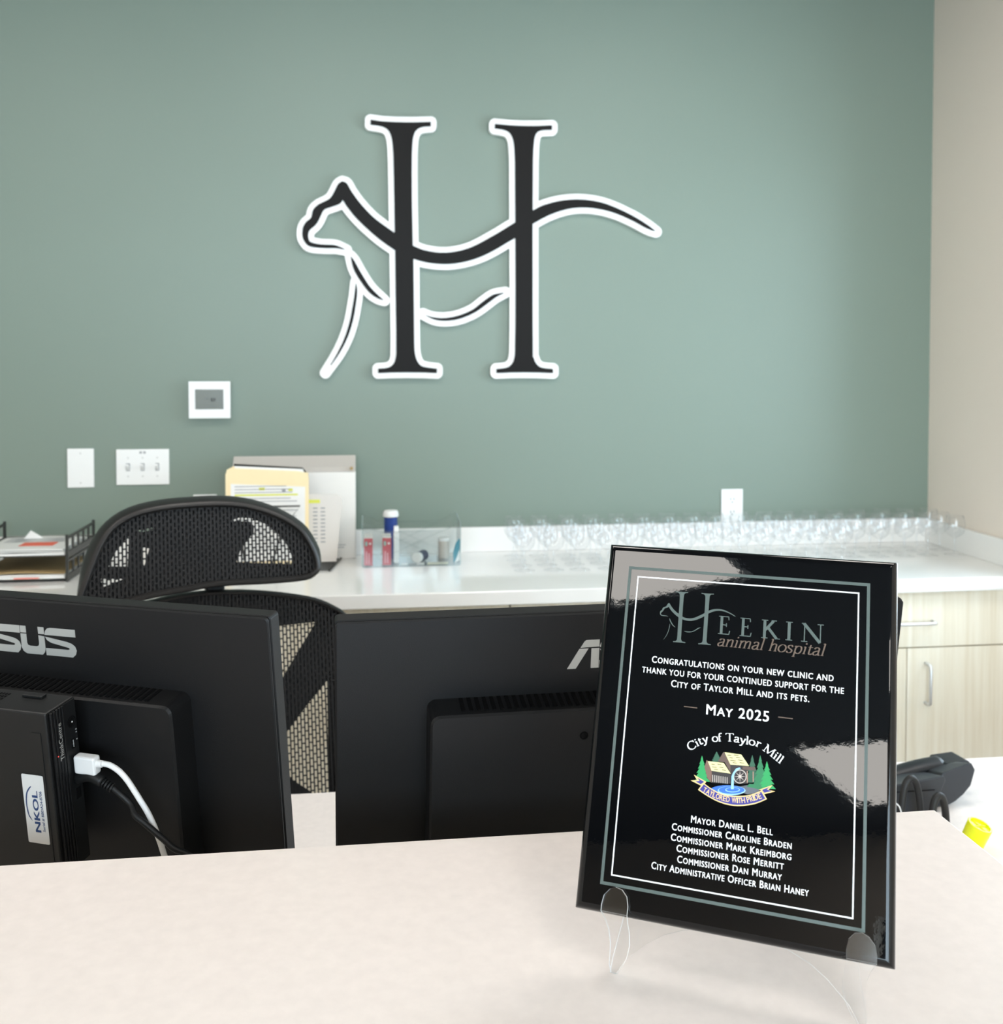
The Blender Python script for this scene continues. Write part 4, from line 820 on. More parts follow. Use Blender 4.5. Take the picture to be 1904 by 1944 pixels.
def red_box(x, label):
    t = thing('medicine_box', label, 'box', (x, 3.199, FZ), 0, 'red and white boxes in the clear bin')
    box('carton', -0.0135, 0.0135, 0.0, 0.085, 0.0, 0.088, M['cardboard'], t, 0.0008)
    box('red_face', -0.0135, 0.0135, -0.0006, 0.0, 0.001, 0.087, M['red'], t)
    bm = bmesh.new()
    add_lathe(bm, [(0.0001, 0), (0.0055, 0), (0.0055, 0.0002), (0.0001, 0.0003)], 16)
    o = from_bm('oval_badge', bm, M['teal_badge'], t, matrix=Matrix.Translation((-0.006, -0.0007, 0.07)) @ Matrix.Rotation(R(90), 4, 'X') @ Matrix.Diagonal((0.7, 1.4, 1, 1)))
    box('white_mark', 0.003, 0.009, -0.0009, -0.0006, 0.067, 0.073, M['white'], t)
    for i in range(2):
        box('side_lettering', -0.007 + i * 0.0075, -0.003 + i * 0.0075, -0.0009, -0.0006, 0.008, 0.046 - 0.006 * i, M['pink'], t)


red_box(-0.0115, 'red and white medicine box at the end of the clear bin beside the files')
red_box(0.0465, 'red and white medicine box in front of the blue bottle')
t = thing('blue_bottle', 'dark blue bottle with white cap standing in the clear bin', 'bottle', (0.061, 3.311, FZ))
lathe('bottle_body', [(0.0001, 0), (0.019, 0), (0.020, 0.004), (0.0215, 0.13), (0.0215, 0.137), (0.0001, 0.138)], M['blue'], t)
lathe('cap', [(0.0001, 0.138), (0.025, 0.138), (0.0262, 0.141), (0.0245, 0.153), (0.021, 0.158), (0.0001, 0.159)], M['whiteplastic'], t)
t = thing('pump_bottle', 'slim white bottle beside the red boxes', 'bottle', (0.077, 3.240, FZ))
box('bottle_body', -0.0085, 0.0085, -0.015, 0.015, 0.0, 0.096, M['whiteplastic'], t, 0.004)
box('cap', -0.0075, 0.0075, -0.008, 0.008, 0.0961, 0.118, M['whiteplastic'], t, 0.002)
t = thing('bandage_roll', 'white gauze roll with navy wrapper lying in the clear bin', 'bandage', matrix=Matrix.Translation((0.153, 3.245, FZ + 0.0174)) @ Matrix.Rotation(R(62), 4, 'Z') @ Matrix.Rotation(R(90), 4, 'Y'))
lathe('gauze', [(0.0001, -0.025), (0.0035, -0.0255), (0.0165, -0.025), (0.0165, 0.03), (0.0001, 0.03)], M['paper'], t, 24)
lathe('wrapper', [(0.0171, -0.012), (0.0171, 0.028)], M['navy'], t, 24)
t = thing('jar', 'beige lidded jar at the back of the clear bin', 'jar', (0.2325, 3.30, FZ))
lathe('jar_body', [(0.0001, 0), (0.017, 0), (0.0178, 0.003), (0.0178, 0.056), (0.0001, 0.057)], M['jar'], t)
lathe('lid', [(0.0001, 0.0572), (0.0185, 0.0572), (0.0185, 0.067), (0.0001, 0.068)], M['whiteplastic'], t)
t = thing('packet', 'teal and white packet leaning at the end of the clear bin', 'packet', (0.262, 3.222, FZ), R(30))
prism('sachet', [(-0.002, 0.0), (0.012, 0.008), (0.019, 0.048), (0.019, 0.076), (0.006, 0.06), (-0.004, 0.03)], 0.0, 0.004, M['teal'], t, 'Y')
prism('white_panel', [(0.0, 0.0), (0.016, 0.006), (0.0195, 0.045), (0.010, 0.02)], -0.0012, -0.0002, M['paper'], t, 'Y')
for i, (x, w, c, lb) in enumerate([(0.100, 0.018, 'paper', 'small white card lying beside the pump bottle'), (0.124, 0.018, 'grey', 'small grey card lying flat in the bin'),
                                   (0.151, 0.022, 'paper', 'white card lying under the gauze roll'), (0.205, 0.065, 'cream', 'wide cream card lying in front of the jar')]):
    t = thing('card', lb, 'card', (x, 3.207, FZ))
    prism('card_sheet', [(-w / 2, -0.008), (w / 2, -0.008), (w / 2 + 0.004, 0.016), (-w / 2 + 0.004, 0.016)], 0.0, 0.0018, M[c], t, 'Z')
    box('print_line', -w / 3, w / 3, -0.002, 0.001, 0.0019, 0.0021, M['greyprint'], t)

# ------------------------------------------------------------------ files on the worktop
t = thing('white_binder', 'large white cardboard binder box standing against the backsplash', 'binder', (-0.25, 3.40, BZ))
box('box_body', -0.196, 0.1975, -0.055, -0.003, 0.0, 0.285, M['cardboard'], t, 0.002)
prism('folded_flap', [(-0.056, 0.2855), (-0.0035, 0.2855), (-0.0035, 0.333), (-0.008, 0.336), (-0.05, 0.300)], -0.196, 0.1975, M['flap'], t, 'X', bev=0.0015)
lathe('peg', [(0.0001, 0), (0.005, 0), (0.005, 0.012), (0.0001, 0.0125)], M['kraft'], t, 14, matrix=Matrix.Translation((0.185, -0.0535, 0.297)) @ Matrix.Rotation(R(90), 4, 'X'))
box('printed_line', 0.135, 0.165, -0.0558, -0.0552, 0.045, 0.047, M['greyprint'], t)
box('printed_line', 0.135, 0.160, -0.0558, -0.0552, 0.037, 0.039, M['greyprint'], t)

t = thing('file_sorter', 'black wire file sorter holding the folders upright', 'file sorter', (-0.29, 3.24, BZ))
bm = bmesh.new()
for i in range(7):
    y = -0.085 + i * 0.028
    add_tube(bm, [(-0.165, y, 0.004), (0.165 + i * 0.003, y, 0.004)], 0.0025, 8)
from_bm('base_wire', bm, M['wire'], t, True)
bm = bmesh.new()
add_tube(bm, [(0.160, -0.095, 0.004), (0.190, 0.095, 0.004)], 0.0035, 8)
add_tube(bm, [(-0.165, -0.095, 0.004), (-0.165, 0.095, 0.004)], 0.0035, 8)
from_bm('base_rail', bm, M['wire'], t, True)
for i, (y, h) in enumerate([(-0.012, 0.192), (0.055, 0.22), (0.085, 0.24)]):
    x1 = 0.067
    tube('divider_loop', [(-0.10, y + 0.03 * 0, 0.004), (-0.115, y, h * 0.5), (-0.115, y, h), (x1, y, h), (x1 - 0.055, y, h * 0.62), (x1 - 0.09, y, 0.004)], 0.003, M['wire'], t, 8)

t = thing('manila_folder', 'cream manila folder with a printed page standing in the file sorter', 'folder', (-0.3245, 3.245, BZ + 0.0075))
prism('folder_cover', [(-0.128, 0.0), (0.126, 0.0), (0.128, 0.272), (0.118, 0.287), (0.09, 0.292), (-0.11, 0.304), (-0.122, 0.30), (-0.128, 0.285)], 0.0, 0.0035, M['manila'], t, 'Y')
prism('back_cover', [(-0.126, 0.0), (0.126, 0.0), (0.126, 0.286), (-0.105, 0.309), (-0.126, 0.298)], 0.012, 0.0145, M['manila'], t, 'Y')
prism('inner_papers', [(-0.115, 0.004), (0.118, 0.004), (0.110, 0.298), (-0.10, 0.310)], 0.0037, 0.0117, M['paper'], t, 'Y')
pg = prism('printed_page', [(-0.112, 0.01), (0.114, 0.01), (0.117, 0.243), (-0.112, 0.255)], -0.0008, -0.0002, M['paper'], t, 'Y')
rl = random.Random(5)
bmA, bmB = bmesh.new(), bmesh.new()
for i in range(22):
    zz = 0.246 - i * 0.0095
    x = -0.1
    add_box(bmA if i not in (3,) else bmB, x, x + rl.uniform(0.09, 0.2), -0.0012, -0.0009, zz - 0.0012, zz + (0.0012 if i != 3 else 0.004))
add_box(bmB, -0.026, -0.008, -0.0012, -0.0009, 0.234, 0.242)
add_box(bmB, 0.064, 0.078, -0.0012, -0.0009, 0.230, 0.238)
add_box(bmA, 0.045, 0.056, -0.0012, -0.0009, 0.228, 0.238)
from_bm('page_lettering', bmA, M['greyprint'], pg)
from_bm('page_highlight', bmB, M['yellowhl'], pg)

t = thing('clipboard', 'black edged clipboard standing behind the manila folder', 'clipboard', (-0.318, 3.276, BZ + 0.0075))
prism('board', [(-0.112, 0.0), (0.112, 0.0), (0.112, 0.286), (0.10, 0.300), (-0.112, 0.314)], 0.0, 0.004, M['black'], t, 'Y')
box('board_sheet', -0.105, 0.105, -0.0012, -0.0002, 0.004, 0.29, M['paper'], t)
t = thing('page_sleeve', 'grey printed sheets in a plastic sleeve beside the manila folder', 'papers', (-0.155, 3.262, BZ + 0.0075))
prism('sleeve_sheet', [(-0.045, 0.0), (0.043, 0.0), (0.0615, 0.198), (0.050, 0.212), (-0.045, 0.220)], 0.0, 0.004, M['sleeve'], t, 'Y')
bm = bmesh.new()
for i in range(10):
    for j in range(2):
        add_box(bm, -0.03 + j * 0.024, -0.016 + j * 0.024, -0.0008, -0.0003, 0.17 - i * 0.012, 0.174 - i * 0.012)
from_bm('sheet_lettering', bm, M['greyprint'], t)
box('sheet_highlight', -0.043, -0.008, -0.0008, -0.0003, 0.188, 0.199, M['yellowhl'], t)
tube('binding_ring', [(0.058 + 0.007 * math.cos(a), 0.002, 0.190 + 0.009 * math.sin(a)) for a in [i * math.pi / 8 for i in range(16)]], 0.0012, M['whiteplastic'], t, 6, True)

# ------------------------------------------------------------------ letter tray
TX0, TX1, TY0, TY1 = -1.155, -0.885, 3.095, 3.385
t = thing('letter_tray', 'black two-tier metal letter tray on the worktop', 'letter tray', (TX0, TY0, BZ))
wd, dp = TX1 - TX0, TY1 - TY0
for k, z in enumerate((0.006, 0.074)):
    box('tray_floor', 0.004, wd - 0.004, 0.004, dp - 0.004, z, z + 0.003, M['wire'], t)
    for xx in (0.0, wd):
        bm = bmesh.new()
        add_box(bm, xx - 0.003, xx + 0.003, 0, dp, z - 0.006, z + 0.014, 0.001)
        add_box(bm, xx - 0.003, xx + 0.003, 0, dp, z + 0.050, z + 0.058, 0.001)
        from_bm('side_rail', bm, M['wire'], t)
        for j in range(6):
            yy = 0.005 + (dp - 0.01) * j / 5
            box('upright', xx - 0.0025, xx + 0.0025, yy - 0.005, yy + 0.005, z + 0.014, z + 0.050, M['wire'], t)
    box('back_rail', 0.004, wd - 0.004, dp - 0.004, dp, z + 0.0, z + 0.014, M['wire'], t)
for xx in (0.0, wd):
    for yy in (0.002, dp - 0.002):
        box('corner_post', xx - 0.004, xx + 0.004, yy - 0.004, yy + 0.004, 0.0, 0.138, M['wire'], t, 0.001)


def sheet(name, x0, x1, y0, y1, z, th, m, parent=None, curl=0.0, n=8):
    bm = bmesh.new()
    top, bot = [], []
    for i in range(n + 1):
        x = x0 + (x1 - x0) * i / n
        u = i / n
        c = curl * math.sin(u * math.pi) ** 2
        bot.append([bm.verts.new((x, y, z + c)) for y in (y0, y1)])
        top.append([bm.verts.new((x, y, z + th + c)) for y in (y0, y1)])
    for i in range(n):
        bm.faces.new((top[i][0], top[i + 1][0], top[i + 1][1], top[i][1]))
        bm.faces.new((bot[i][0], bot[i][1], bot[i + 1][1], bot[i + 1][0]))
        bm.faces.new((top[i][0], bot[i][0], bot[i + 1][0], top[i + 1][0]))
        bm.faces.new((top[i][1], top[i + 1][1], bot[i + 1][1], bot[i][1]))
    for r in (0, n):
        bm.faces.new((top[r][0], top[r][1], bot[r][1], bot[r][0]))
    return from_bm(name, bm, m, parent)


t = thing('paper_pile', 'white papers with an orange note on the upper letter tray', 'papers', (TX0, TY0, BZ + 0.0775))
sheet('sheet', 0.010, wd - 0.008, 0.006, dp - 0.01, 0.0, 0.006, M['paper'], t, 0.0)
sheet('sheet', 0.012, wd - 0.010, 0.012, dp - 0.02, 0.0064, 0.004, M['paper'], t, 0.003)
sheet('sheet', 0.030, wd - 0.012, 0.004, dp - 0.06, 0.0145, 0.003, M['paper'], t, 0.002)
prism('curled_corner', [(0.085, 0.018), (0.13, 0.018), (0.145, 0.020), (0.107, 0.044)], 0.20, 0.2012, M['paper'], t, 'Y')
box('orange_note', 0.115, 0.212, 0.06, 0.12, 0.0196, 0.0201, M['orange'], t)
bm = bmesh.new()
for i in range(9):
    add_box(bm, 0.05, 0.24 - 0.01 * (i % 3), 0.13 + i * 0.009, 0.1325 + i * 0.009, 0.0192, 0.0195)
from_bm('page_lettering', bm, M['greyprint'], t)
t = thing('folder_pile', 'brown kraft folder and papers on the lower letter tray', 'folder', (TX0, TY0, BZ + 0.0095))
sheet('sheet', 0.010, wd - 0.008, 0.004, dp - 0.012, 0.0, 0.006, M['paper'], t)
sheet('folder_cover', 0.008, wd - 0.009, 0.006, dp - 0.014, 0.0064, 0.004, M['paper'], t, 0.001)
sheet('folder_cover', 0.010, wd - 0.010, 0.010, dp - 0.016, 0.0125, 0.003, M['kraft'], t, 0.004)
box('red_tab', 0.12, 0.19, 0.0025, 0.004, 0.001, 0.0035, M['orange'], t)

# ------------------------------------------------------------------ office chair (mesh headrest and back, seen over the monitors)
CH = Matrix.Translation((-0.36, 2.12, 0)) @ Matrix.Rotation(R(15), 4, 'Z')
chair = thing('office_chair', 'black mesh office chair with wide curved headrest behind the monitors', 'chair', matrix=CH)
TILT = R(10)
# local frame of the reclined back plane: x right, y up the back, z towards the sitter
HB = Matrix.Translation((0, 0, 1.1)) @ Matrix.Rotation(R(90) - TILT, 4, 'X')


def bow(o, k):
    """bow a flat panel so that its sides come forward"""
    for v in o.data.vertices:
        v.co.z += k * v.co.x * v.co.x
    o.data.update()


head = [(-0.2207, -0.0186), (-0.2195, -0.0057), (-0.2043, 0.0361), (-0.1823, 0.0912), (-0.1567, 0.1278), (-0.1163, 0.1525), (-0.0605, 0.1643), (0.004, 0.1676), (0.0621, 0.1667),
        (0.1132, 0.1592), (0.1608, 0.1432), (0.2008, 0.1218), (0.2327, 0.094), (0.2557, 0.0494), (0.2618, 0.0162), (0.2536, 0.0005), (0.2284, -0.0105), (0.1552, -0.0119),
        (0.0763, -0.0094), (0.0299, -0.0103), (-0.0234, -0.0159), (-0.0756, -0.0211), (-0.1484, -0.0325), (-0.2051, -0.0356)]
hp = [(v.x, v.y) for v in catmull([(a, b, 0) for a, b in head], 3, True)]
hcx, hcy = 0.02, 0.06


def shrink(pts, d):
    n = len(pts)
    out = []
    for i in range(n):
        a, b = Vector(pts[i - 1]), Vector(pts[(i + 1) % n])
        t = (b - a).normalized()
        nr = Vector((-t.y, t.x))
        p = Vector(pts[i])
        if nr.dot(Vector((hcx, hcy)) - p) < 0:
            nr = -nr
        out.append(tuple(p + nr * d))
    return out


def ring_profile(bm, loops_z):
    """loops of equal length at given z, joined into a closed band"""
    rings = [[bm.verts.new((p[0], p[1], z)) for p in L] for L, z in loops_z]
    n = len(rings[0])
    m = len(rings)
    for i in range(m):
        A, B = rings[i], rings[(i + 1) % m]
        for k in range(n):
            bm.faces.new((A[k], A[(k + 1) % n], B[(k + 1) % n], B[k]))


bm = bmesh.new()
def flare(d):
    big = shrink(hp, -d)
    out = []
    for p, q in zip(hp, big):
        k = min(1.0, max(0.0, (p[1] + 0.01) / 0.06))
        out.append((p[0] + (q[0] - p[0]) * k, p[1] + (q[1] - p[1]) * k))
    return out


ring_profile(bm, [(flare(0.013), -0.045), (flare(0.010), -0.022), (hp, -0.004), (shrink(hp, 0.003), 0.0), (shrink(hp, 0.009), 0.001), (shrink(hp, 0.013), -0.004), (shrink(hp, 0.013), -0.012), (shrink(hp, 0.006), -0.045)])
o = from_bm('headrest_frame', bm, M['frame'], chair, True, HB)
o.data.set_sharp_from_angle(angle=R(50))
fo = o
o = filled('headrest_mesh', [shrink(hp, 0.011)], 0.0, M['mesh'], chair, 0.0, HB @ Matrix.Translation((0, 0, -0.006)))
wins = [[(0.0789, 0.1247), (0.1011, 0.1303), (0.1252, 0.1273), (0.1573, 0.1119), (0.1811, 0.0898), (0.2007, 0.0616), (0.2089, 0.0363), (0.2055, 0.025), (0.0902, 0.0376), (0.0989, 0.0605), (0.1157, 0.0837), (0.1282, 0.0972), (0.1287, 0.1115), (0.1209, 0.121)],
        [(-0.1609, 0.0476), (-0.1458, 0.0774), (-0.1214, 0.1051), (-0.1243, 0.0448)],
        [(-0.0958, 0.0799), (-0.0819, 0.0809), (-0.0868, 0.0616), (-0.0928, 0.0425), (-0.0981, 0.0585)],
        [(-0.1757, 0.0237), (-0.1321, 0.0203), (-0.1723, 0.007)],
        [(-0.1082, 0.116), (-0.0744, 0.1198), (-0.0726, 0.115), (-0.0971, 0.1125)]]
filled('headrest_backing', [shrink(hp, 0.008)] + wins, 0.003, M['backing'], chair, 0.0, HB @ Matrix.Translation((0, 0, -0.036)))
bm = bmesh.new()
add_box(bm, 0.034, 0.074, -0.14, 0.05, -0.135, -0.108, 0.004)
add_box(bm, 0.034, 0.074, 0.005, 0.05, -0.109, -0.040, 0.003)
from_bm('headrest_post', bm, M['frame'], chair, False, HB)

backp = [(-0.0723, -0.0266), (-0.0191, -0.0193), (0.036, -0.0175), (0.1041, -0.0215), (0.1592, -0.0289), (0.2017, -0.0369), (0.2446, -0.0468), (0.2731, -0.0571), (0.3021, -0.0728), (0.3276, -0.0928), (0.343, -0.125), (0.340, -0.20),
         (0.318, -0.33), (0.300, -0.46), (0.275, -0.58), (0.20, -0.63), (0.04, -0.645), (-0.12, -0.63), (-0.195, -0.58), (-0.22, -0.46), (-0.238, -0.33), (-0.26, -0.20), (-0.262, -0.125), (-0.245, -0.095), (-0.20, -0.065), (-0.14, -0.04)]
bp = [(v.x, v.y) for v in catmull([(a, b, 0) for a, b in backp], 2, True)]
hcx, hcy = 0.04, -0.33
bm = bmesh.new()
ring_profile(bm, [(bp, -0.10), (bp, -0.066), (shrink(bp, 0.005), -0.060), (shrink(bp, 0.009), -0.062), (shrink(bp, 0.010), -0.10)])
o = from_bm('back_frame', bm, M['frame'], chair, True, HB)
o.data.set_sharp_from_angle(angle=R(50))
filled('back_mesh', [shrink(bp, 0.008)], 0.0, M['mesh2'], chair, 0.0, HB @ Matrix.Translation((0, 0, -0.066)))
A = [(0.13, -0.108), (0.2647, -0.1047), (0.2205, -0.168), (0.1845, -0.2197), (0.14, -0.26)]
B = [(0.2836, -0.2322), (0.239, -0.276), (0.1892, -0.3324), (0.185, -0.38), (0.1913, -0.4229), (0.2065, -0.436), (0.2371, -0.4601), (0.2727, -0.50), (0.2767, -0.4662)]
mir = lambda L: [(0.08 - a, b) for a, b in L]
filled('back_support', [shrink(bp, 0.002), A, B, mir(A), mir(B)], 0.003, M['backing'], chair, 0.0, HB @ Matrix.Translation((0, 0, -0.088)))
box('seat', -0.21, 0.29, -0.50, 0.0, 0.44, 0.50, M['backing'], chair, 0.02, 3)
box('back_bracket', 0.0, 0.08, -0.1, 0.075, 0.40, 0.4395, M['frame'], chair, 0.005)
prism('back_spine', [(0.075, 0.40), (0.11, 0.40), (0.16, 0.80), (0.13, 0.80), (0.045, 0.44), (0.075, 0.44)], 0.015, 0.065, M['frame'], chair, 'X')
lathe('gas_lift', [(0.0001, 0.09), (0.03, 0.09), (0.03, 0.22), (0.018, 0.22), (0.018, 0.3995), (0.0001, 0.3995)], M['frame'], chair, 20, (0.04, -0.24, 0))
for k in range(5):
    a = R(72 * k + 20)
    c, s = math.cos(a), math.sin(a)
    tube('base_leg', [(0.04 + 0.025 * c, -0.24 + 0.025 * s, 0.10), (0.04 + 0.27 * c, -0.24 + 0.27 * s, 0.075)], [0.022, 0.014], M['frame'], chair, 10)
    lathe('caster', [(0.0001, 0.0), (0.022, 0.004), (0.028, 0.03), (0.022, 0.056), (0.0001, 0.0605)], M['frame'], chair, 14, (0.04 + 0.268 * c, -0.24 + 0.268 * s, 0.0005))

# ------------------------------------------------------------------ reception desk: raised front counter and lower work surface
t = thing('front_counter', 'white laminate reception counter under the plaque', 'counter', (0, 0, 0))
box('counter_top', -1.75, 0.574, 0.22, 0.969, BAR_Z - 0.038, BAR_Z, M['laminate'], t, 0.0015)
box('front_panel', -1.73, 0.55, 0.40, 0.92, 0.0, BAR_Z - 0.0385, M['oak'], t)
t = thing('desk', 'lower white work desk behind the reception counter', 'desk', (0, 0, 0))
box('desk_top', -1.75, 1.93, 0.9215, 1.875, DESK_Z - 0.035, DESK_Z, M['laminate'], t, 0.0015)
for xx in (-1.73, 0.58, 1.86):
    box('end_panel', xx, xx + 0.03, 0.95, 1.78, 0.0, DESK_Z - 0.0355, M['oak'], t)

# ------------------------------------------------------------------ monitors
MW, MH = 0.64, 0.372
LOGO_X = (0.249, 0.2848, 0.3225, 0.3555, 0.3975)
LS = [[(0, .22), (.03, .12), (.10, .03), (.2, 0), (1, 0), (1, .27), (0, .27)],
      [(0, .33), (.7, .455), (.86, .51), (.96, .6), (1, .74), (.96, .89), (.86, 1), (0, 1), (0, .74), (.72, .74), (.77, .72), (.77, .68), (.74, .665), (.2, .54), (.07, .46)]]
LU = [[(0, 0), (.25, 0), (.25, .25), (0, .25)], [(.75, 0), (1, 0), (1, .25), (.75, .25)],
      [(0, .285), (.25, .285), (.25, .6), (.28, .68), (.36, .71), (.64, .71), (.72, .68), (.75, .6), (.75, .30), (1, .33), (1, .78), (.96, .9), (.86, 1), (.2, 1), (.06, .92), (0, .78)]]
LA = [[(.40, .27), (.52, .05), (.58, 0), (1, 0), (1, .25), (.6, .26)], [(.37, .3), (.66, .3), (.28, 1), (0, 1)], [(.75, .3), (1, .3), (1, 1), (.75, 1)]]


def rrect(x0, x1, y0, y1, r, n=4):
    p = []
    for cx, cy, a in ((x1 - r, y1 - r, 0), (x0 + r, y1 - r, 90), (x0 + r, y0 + r, 180), (x1 - r, y0 + r, 270)):
        for i in range(n + 1):
            p.append((cx + r * math.cos(R(a + 90 * i / n)), cy + r * math.sin(R(a + 90 * i / n))))
    return p


def loft(name, loops_z, m, parent, smooth=False, mats=None):
    bm = bmesh.new()
    rings = [[bm.verts.new((p[0], p[1], z)) for p in L] for L, z in loops_z]
    n = len(rings[0])
    for A_, B_ in zip(rings[:-1], rings[1:]):
        for k in range(n):
            bm.faces.new((A_[k], A_[(k + 1) % n], B_[(k + 1) % n], B_[k]))
    bm.faces.new(rings[0][::-1])
    bm.faces.new(rings[-1])
    o = from_bm(name, bm, m, parent, smooth)
    if smooth:
        o.data.set_sharp_from_angle(angle=R(40))
    return o


def monitor(label, matrix, yaw, zdesk):
    """local frame: origin at the top corner of the rear cover seen at the left from behind; x right, y up, z out of the back"""
    t = thing('monitor', label, 'monitor', matrix=matrix, group='monitors seen from behind')
    loft('bezel', [(rrect(0.002, MW - 0.002, -MH + 0.002, -0.002, 0.003), -0.0235), (rrect(0, MW, -MH, 0, 0.004), -0.0215), (rrect(0, MW, -MH, 0, 0.004), -0.0055), (rrect(0.0012, MW - 0.0012, -MH + 0.0012, -0.0012, 0.003), -0.0045)], M['blackplastic'], t)
    loft('seam', [(rrect(0.003, MW - 0.003, -MH + 0.003, -0.003, 0.003), -0.0045), (rrect(0.003, MW - 0.003, -MH + 0.003, -0.003, 0.003), -0.0025)], M['black'], t)
    loft('rear_cover', [(rrect(0.0008, MW - 0.0008, -MH + 0.0008, -0.0008, 0.004), -0.0026), (rrect(0.0008, MW - 0.0008, -MH + 0.0008, -0.0008, 0.004), -0.0012), (rrect(0.0022, MW - 0.0022, -MH + 0.0022, -0.0022, 0.004), 0.0)], M['blackplastic'], t)
    box('screen', 0.008, MW - 0.008, -MH + 0.016, -0.008, -0.0242, -0.0236, M['black'], t)
    hx0, hx1, hy1, hy0 = 0.097, MW - 0.1015, -0.092, -0.345
    loft('rear_housing', [(rrect(hx0, hx1, hy0, hy1, 0.010, 5), 0.0001), (rrect(hx0 + 0.001, hx1 - 0.001, hy0, hy1 - 0.001, 0.010, 5), 0.034), (rrect(hx0 + 0.003, hx1 - 0.003, hy0 + 0.002, hy1 - 0.003, 0.009, 5), 0.0368)], M['blackplastic'], t, False)
    bm = bmesh.new()
    nsl = 46
    a, b = hx0 + 0.036, hx1 - 0.036
    for i in range(nsl):
        x = a + (b - a) * i / (nsl - 1)
        add_box(bm, x - 0.0021, x + 0.0021, hy1 - 0.0006, hy1 + 0.0004, 0.001, 0.029)
    from_bm('vent_grille', bm, M['black'], t)
    for sx in (0.262, MW - 0.262):
        bm = bmesh.new()
        add_lathe(bm, [(0.0001, -0.0006), (0.0030, -0.0006), (0.0032, 0.0008), (0.0045, 0.0010), (0.0048, 0.0)], 18, (sx, -0.1235, 0.0368), True)
        from_bm('screw', bm, M['black'], t, True)
    bm = bmesh.new()
    for L, k in ((LA, 0), (LS, 1), (LU, 2), (LS, 3)):
        x0, x1 = LOGO_X[k], LOGO_X[k + 1]
        for p in L:
            add_flat(bm, [(x0 + (x1 - x0) * u * 0.985, -0.0316 - 0.033 * v) for u, v in p], 0.0003)
    for f in bm.faces:
        f.normal_update()
        if f.normal.z < 0:
            f.normal_flip()
    me = bpy.data.meshes.new('maker_lettering')
    bm.to_mesh(me)
    bm.free()
    link_mesh('maker_lettering', me, M['silver'], t)
    # stand: column from the housing to a foot on the desk
    inv = matrix.inverted()
    top = matrix @ Vector((MW / 2, -0.30, 0.022))
    fwd = (matrix.to_3x3() @ Vector((0, 0, -1)))
    fwd.z = 0
    fwd.normalize()
    side = Vector((fwd.y, -fwd.x, 0))
    base = Vector((top.x, top.y, zdesk))
    bm = bmesh.new()
    for (p, q) in (((-0.03, -0.012), (0.03, 0.012)),):
        vs = []
        for zz in (zdesk + 0.0105, top.z):
            for sx, sy in ((-0.03, -0.012), (0.03, -0.012), (0.03, 0.012), (-0.03, 0.012)):
                vs.append(bm.verts.new(inv @ (Vector((base.x, base.y, zz)) + side * sx + fwd * sy)))
        for f in ((0, 1, 2, 3), (4, 5, 6, 7), (0, 1, 5, 4), (1, 2, 6, 5), (2, 3, 7, 6), (3, 0, 4, 7)):
            bm.faces.new([vs[i] for i in f])
    from_bm('stand_column', bm, M['blackplastic2'], t)
    bm = bmesh.new()
    vs = []
    for zz in (zdesk + 0.0004, zdesk + 0.010):
        for sx, sy in ((-0.12, -0.045), (0.12, -0.045), (0.12, 0.14), (-0.12, 0.14)):
            vs.append(bm.verts.new(inv @ (Vector((base.x, base.y, zz)) + side * sx + fwd * sy)))
    for f in ((0, 1, 2, 3), (4, 5, 6, 7), (0, 1, 5, 4), (1, 2, 6, 5), (2, 3, 7, 6), (3, 0, 4, 7)):
        bm.faces.new([vs[i] for i in f])
    from_bm('stand_foot', bm, M['blackplastic2'], t)
    return t


def mon_matrix(corner, yaw, tilt, from_right):
    """corner = world point of the rear cover's top corner; yaw turns the screen plane, tilt leans the top towards the counter"""
    y, tl = R(yaw), R(tilt)
    u = Vector((math.cos(y), math.sin(y), 0))
    hn = Vector((-math.sin(y), math.cos(y), 0))
    up = Vector((0, 0, 1)) * math.cos(tl) - hn * math.sin(tl)
    n = u.cross(up)
    o = Vector(corner) - (u * MW if from_right else Vector((0, 0, 0)))
    return Matrix(((u.x, up.x, n.x, o.x), (u.y, up.y, n.y, o.y), (u.z, up.z, n.z, o.z), (0, 0, 0, 1)))


MR_ = mon_matrix((-0.0388, 1.0585, 1.2812), 1.96, 9.6, False)
ML_ = mon_matrix((-0.1082, 1.0806, 1.283), -23.25, 7.2, True)
monitor('black monitor partly behind the award plaque, seen from the back', MR_, 1.96, DESK_Z)
monitor('black monitor carrying the mini computer on its back, seen from behind', ML_, -23.25, DESK_Z)

# ------------------------------------------------------------------ mini computer bolted to the turned monitor
pc = thing('mini_computer', 'black mini computer with silver sticker on the back of a monitor', 'computer', matrix=ML_)
PX1 = MW - 0.203
PX0 = PX1 - 0.182
PY1, PY0 = -0.0795, -0.262
PZ0, PZ1 = 0.058, 0.1005
box('case', PX0, PX1 - 0.0015, PY0, PY1, PZ0, PZ1, M['blackplastic2'], pc, 0.002)
box('mount_bracket', PX0 + 0.04, PX1 - 0.04, PY0 + 0.03, PY1 - 0.03, 0.0372, PZ0 - 0.0002, M['black'], pc)
box('front_frame', PX1 - 0.0014, PX1 - 0.0002, PY0 + 0.001, PY1 - 0.001, PZ0 + 0.001, PZ1 - 0.001, M['black'], pc)
for k in range(5):
    z = PZ1 - 0.0042 - k * 0.0042
    box('grille_rib', PX1 - 0.0002, PX1 + 0.0022, PY0 + 0.001, PY1 - 0.001, z - 0.0015, z + 0.0014, M['blackplastic'], pc, 0.0006)
box('port_panel', PX1 - 0.0002, PX1 + 0.0006, PY0 + 0.001, PY1 - 0.001, PZ0 + 0.002, PZ0 + 0.0195, M['blackplastic2'], pc)
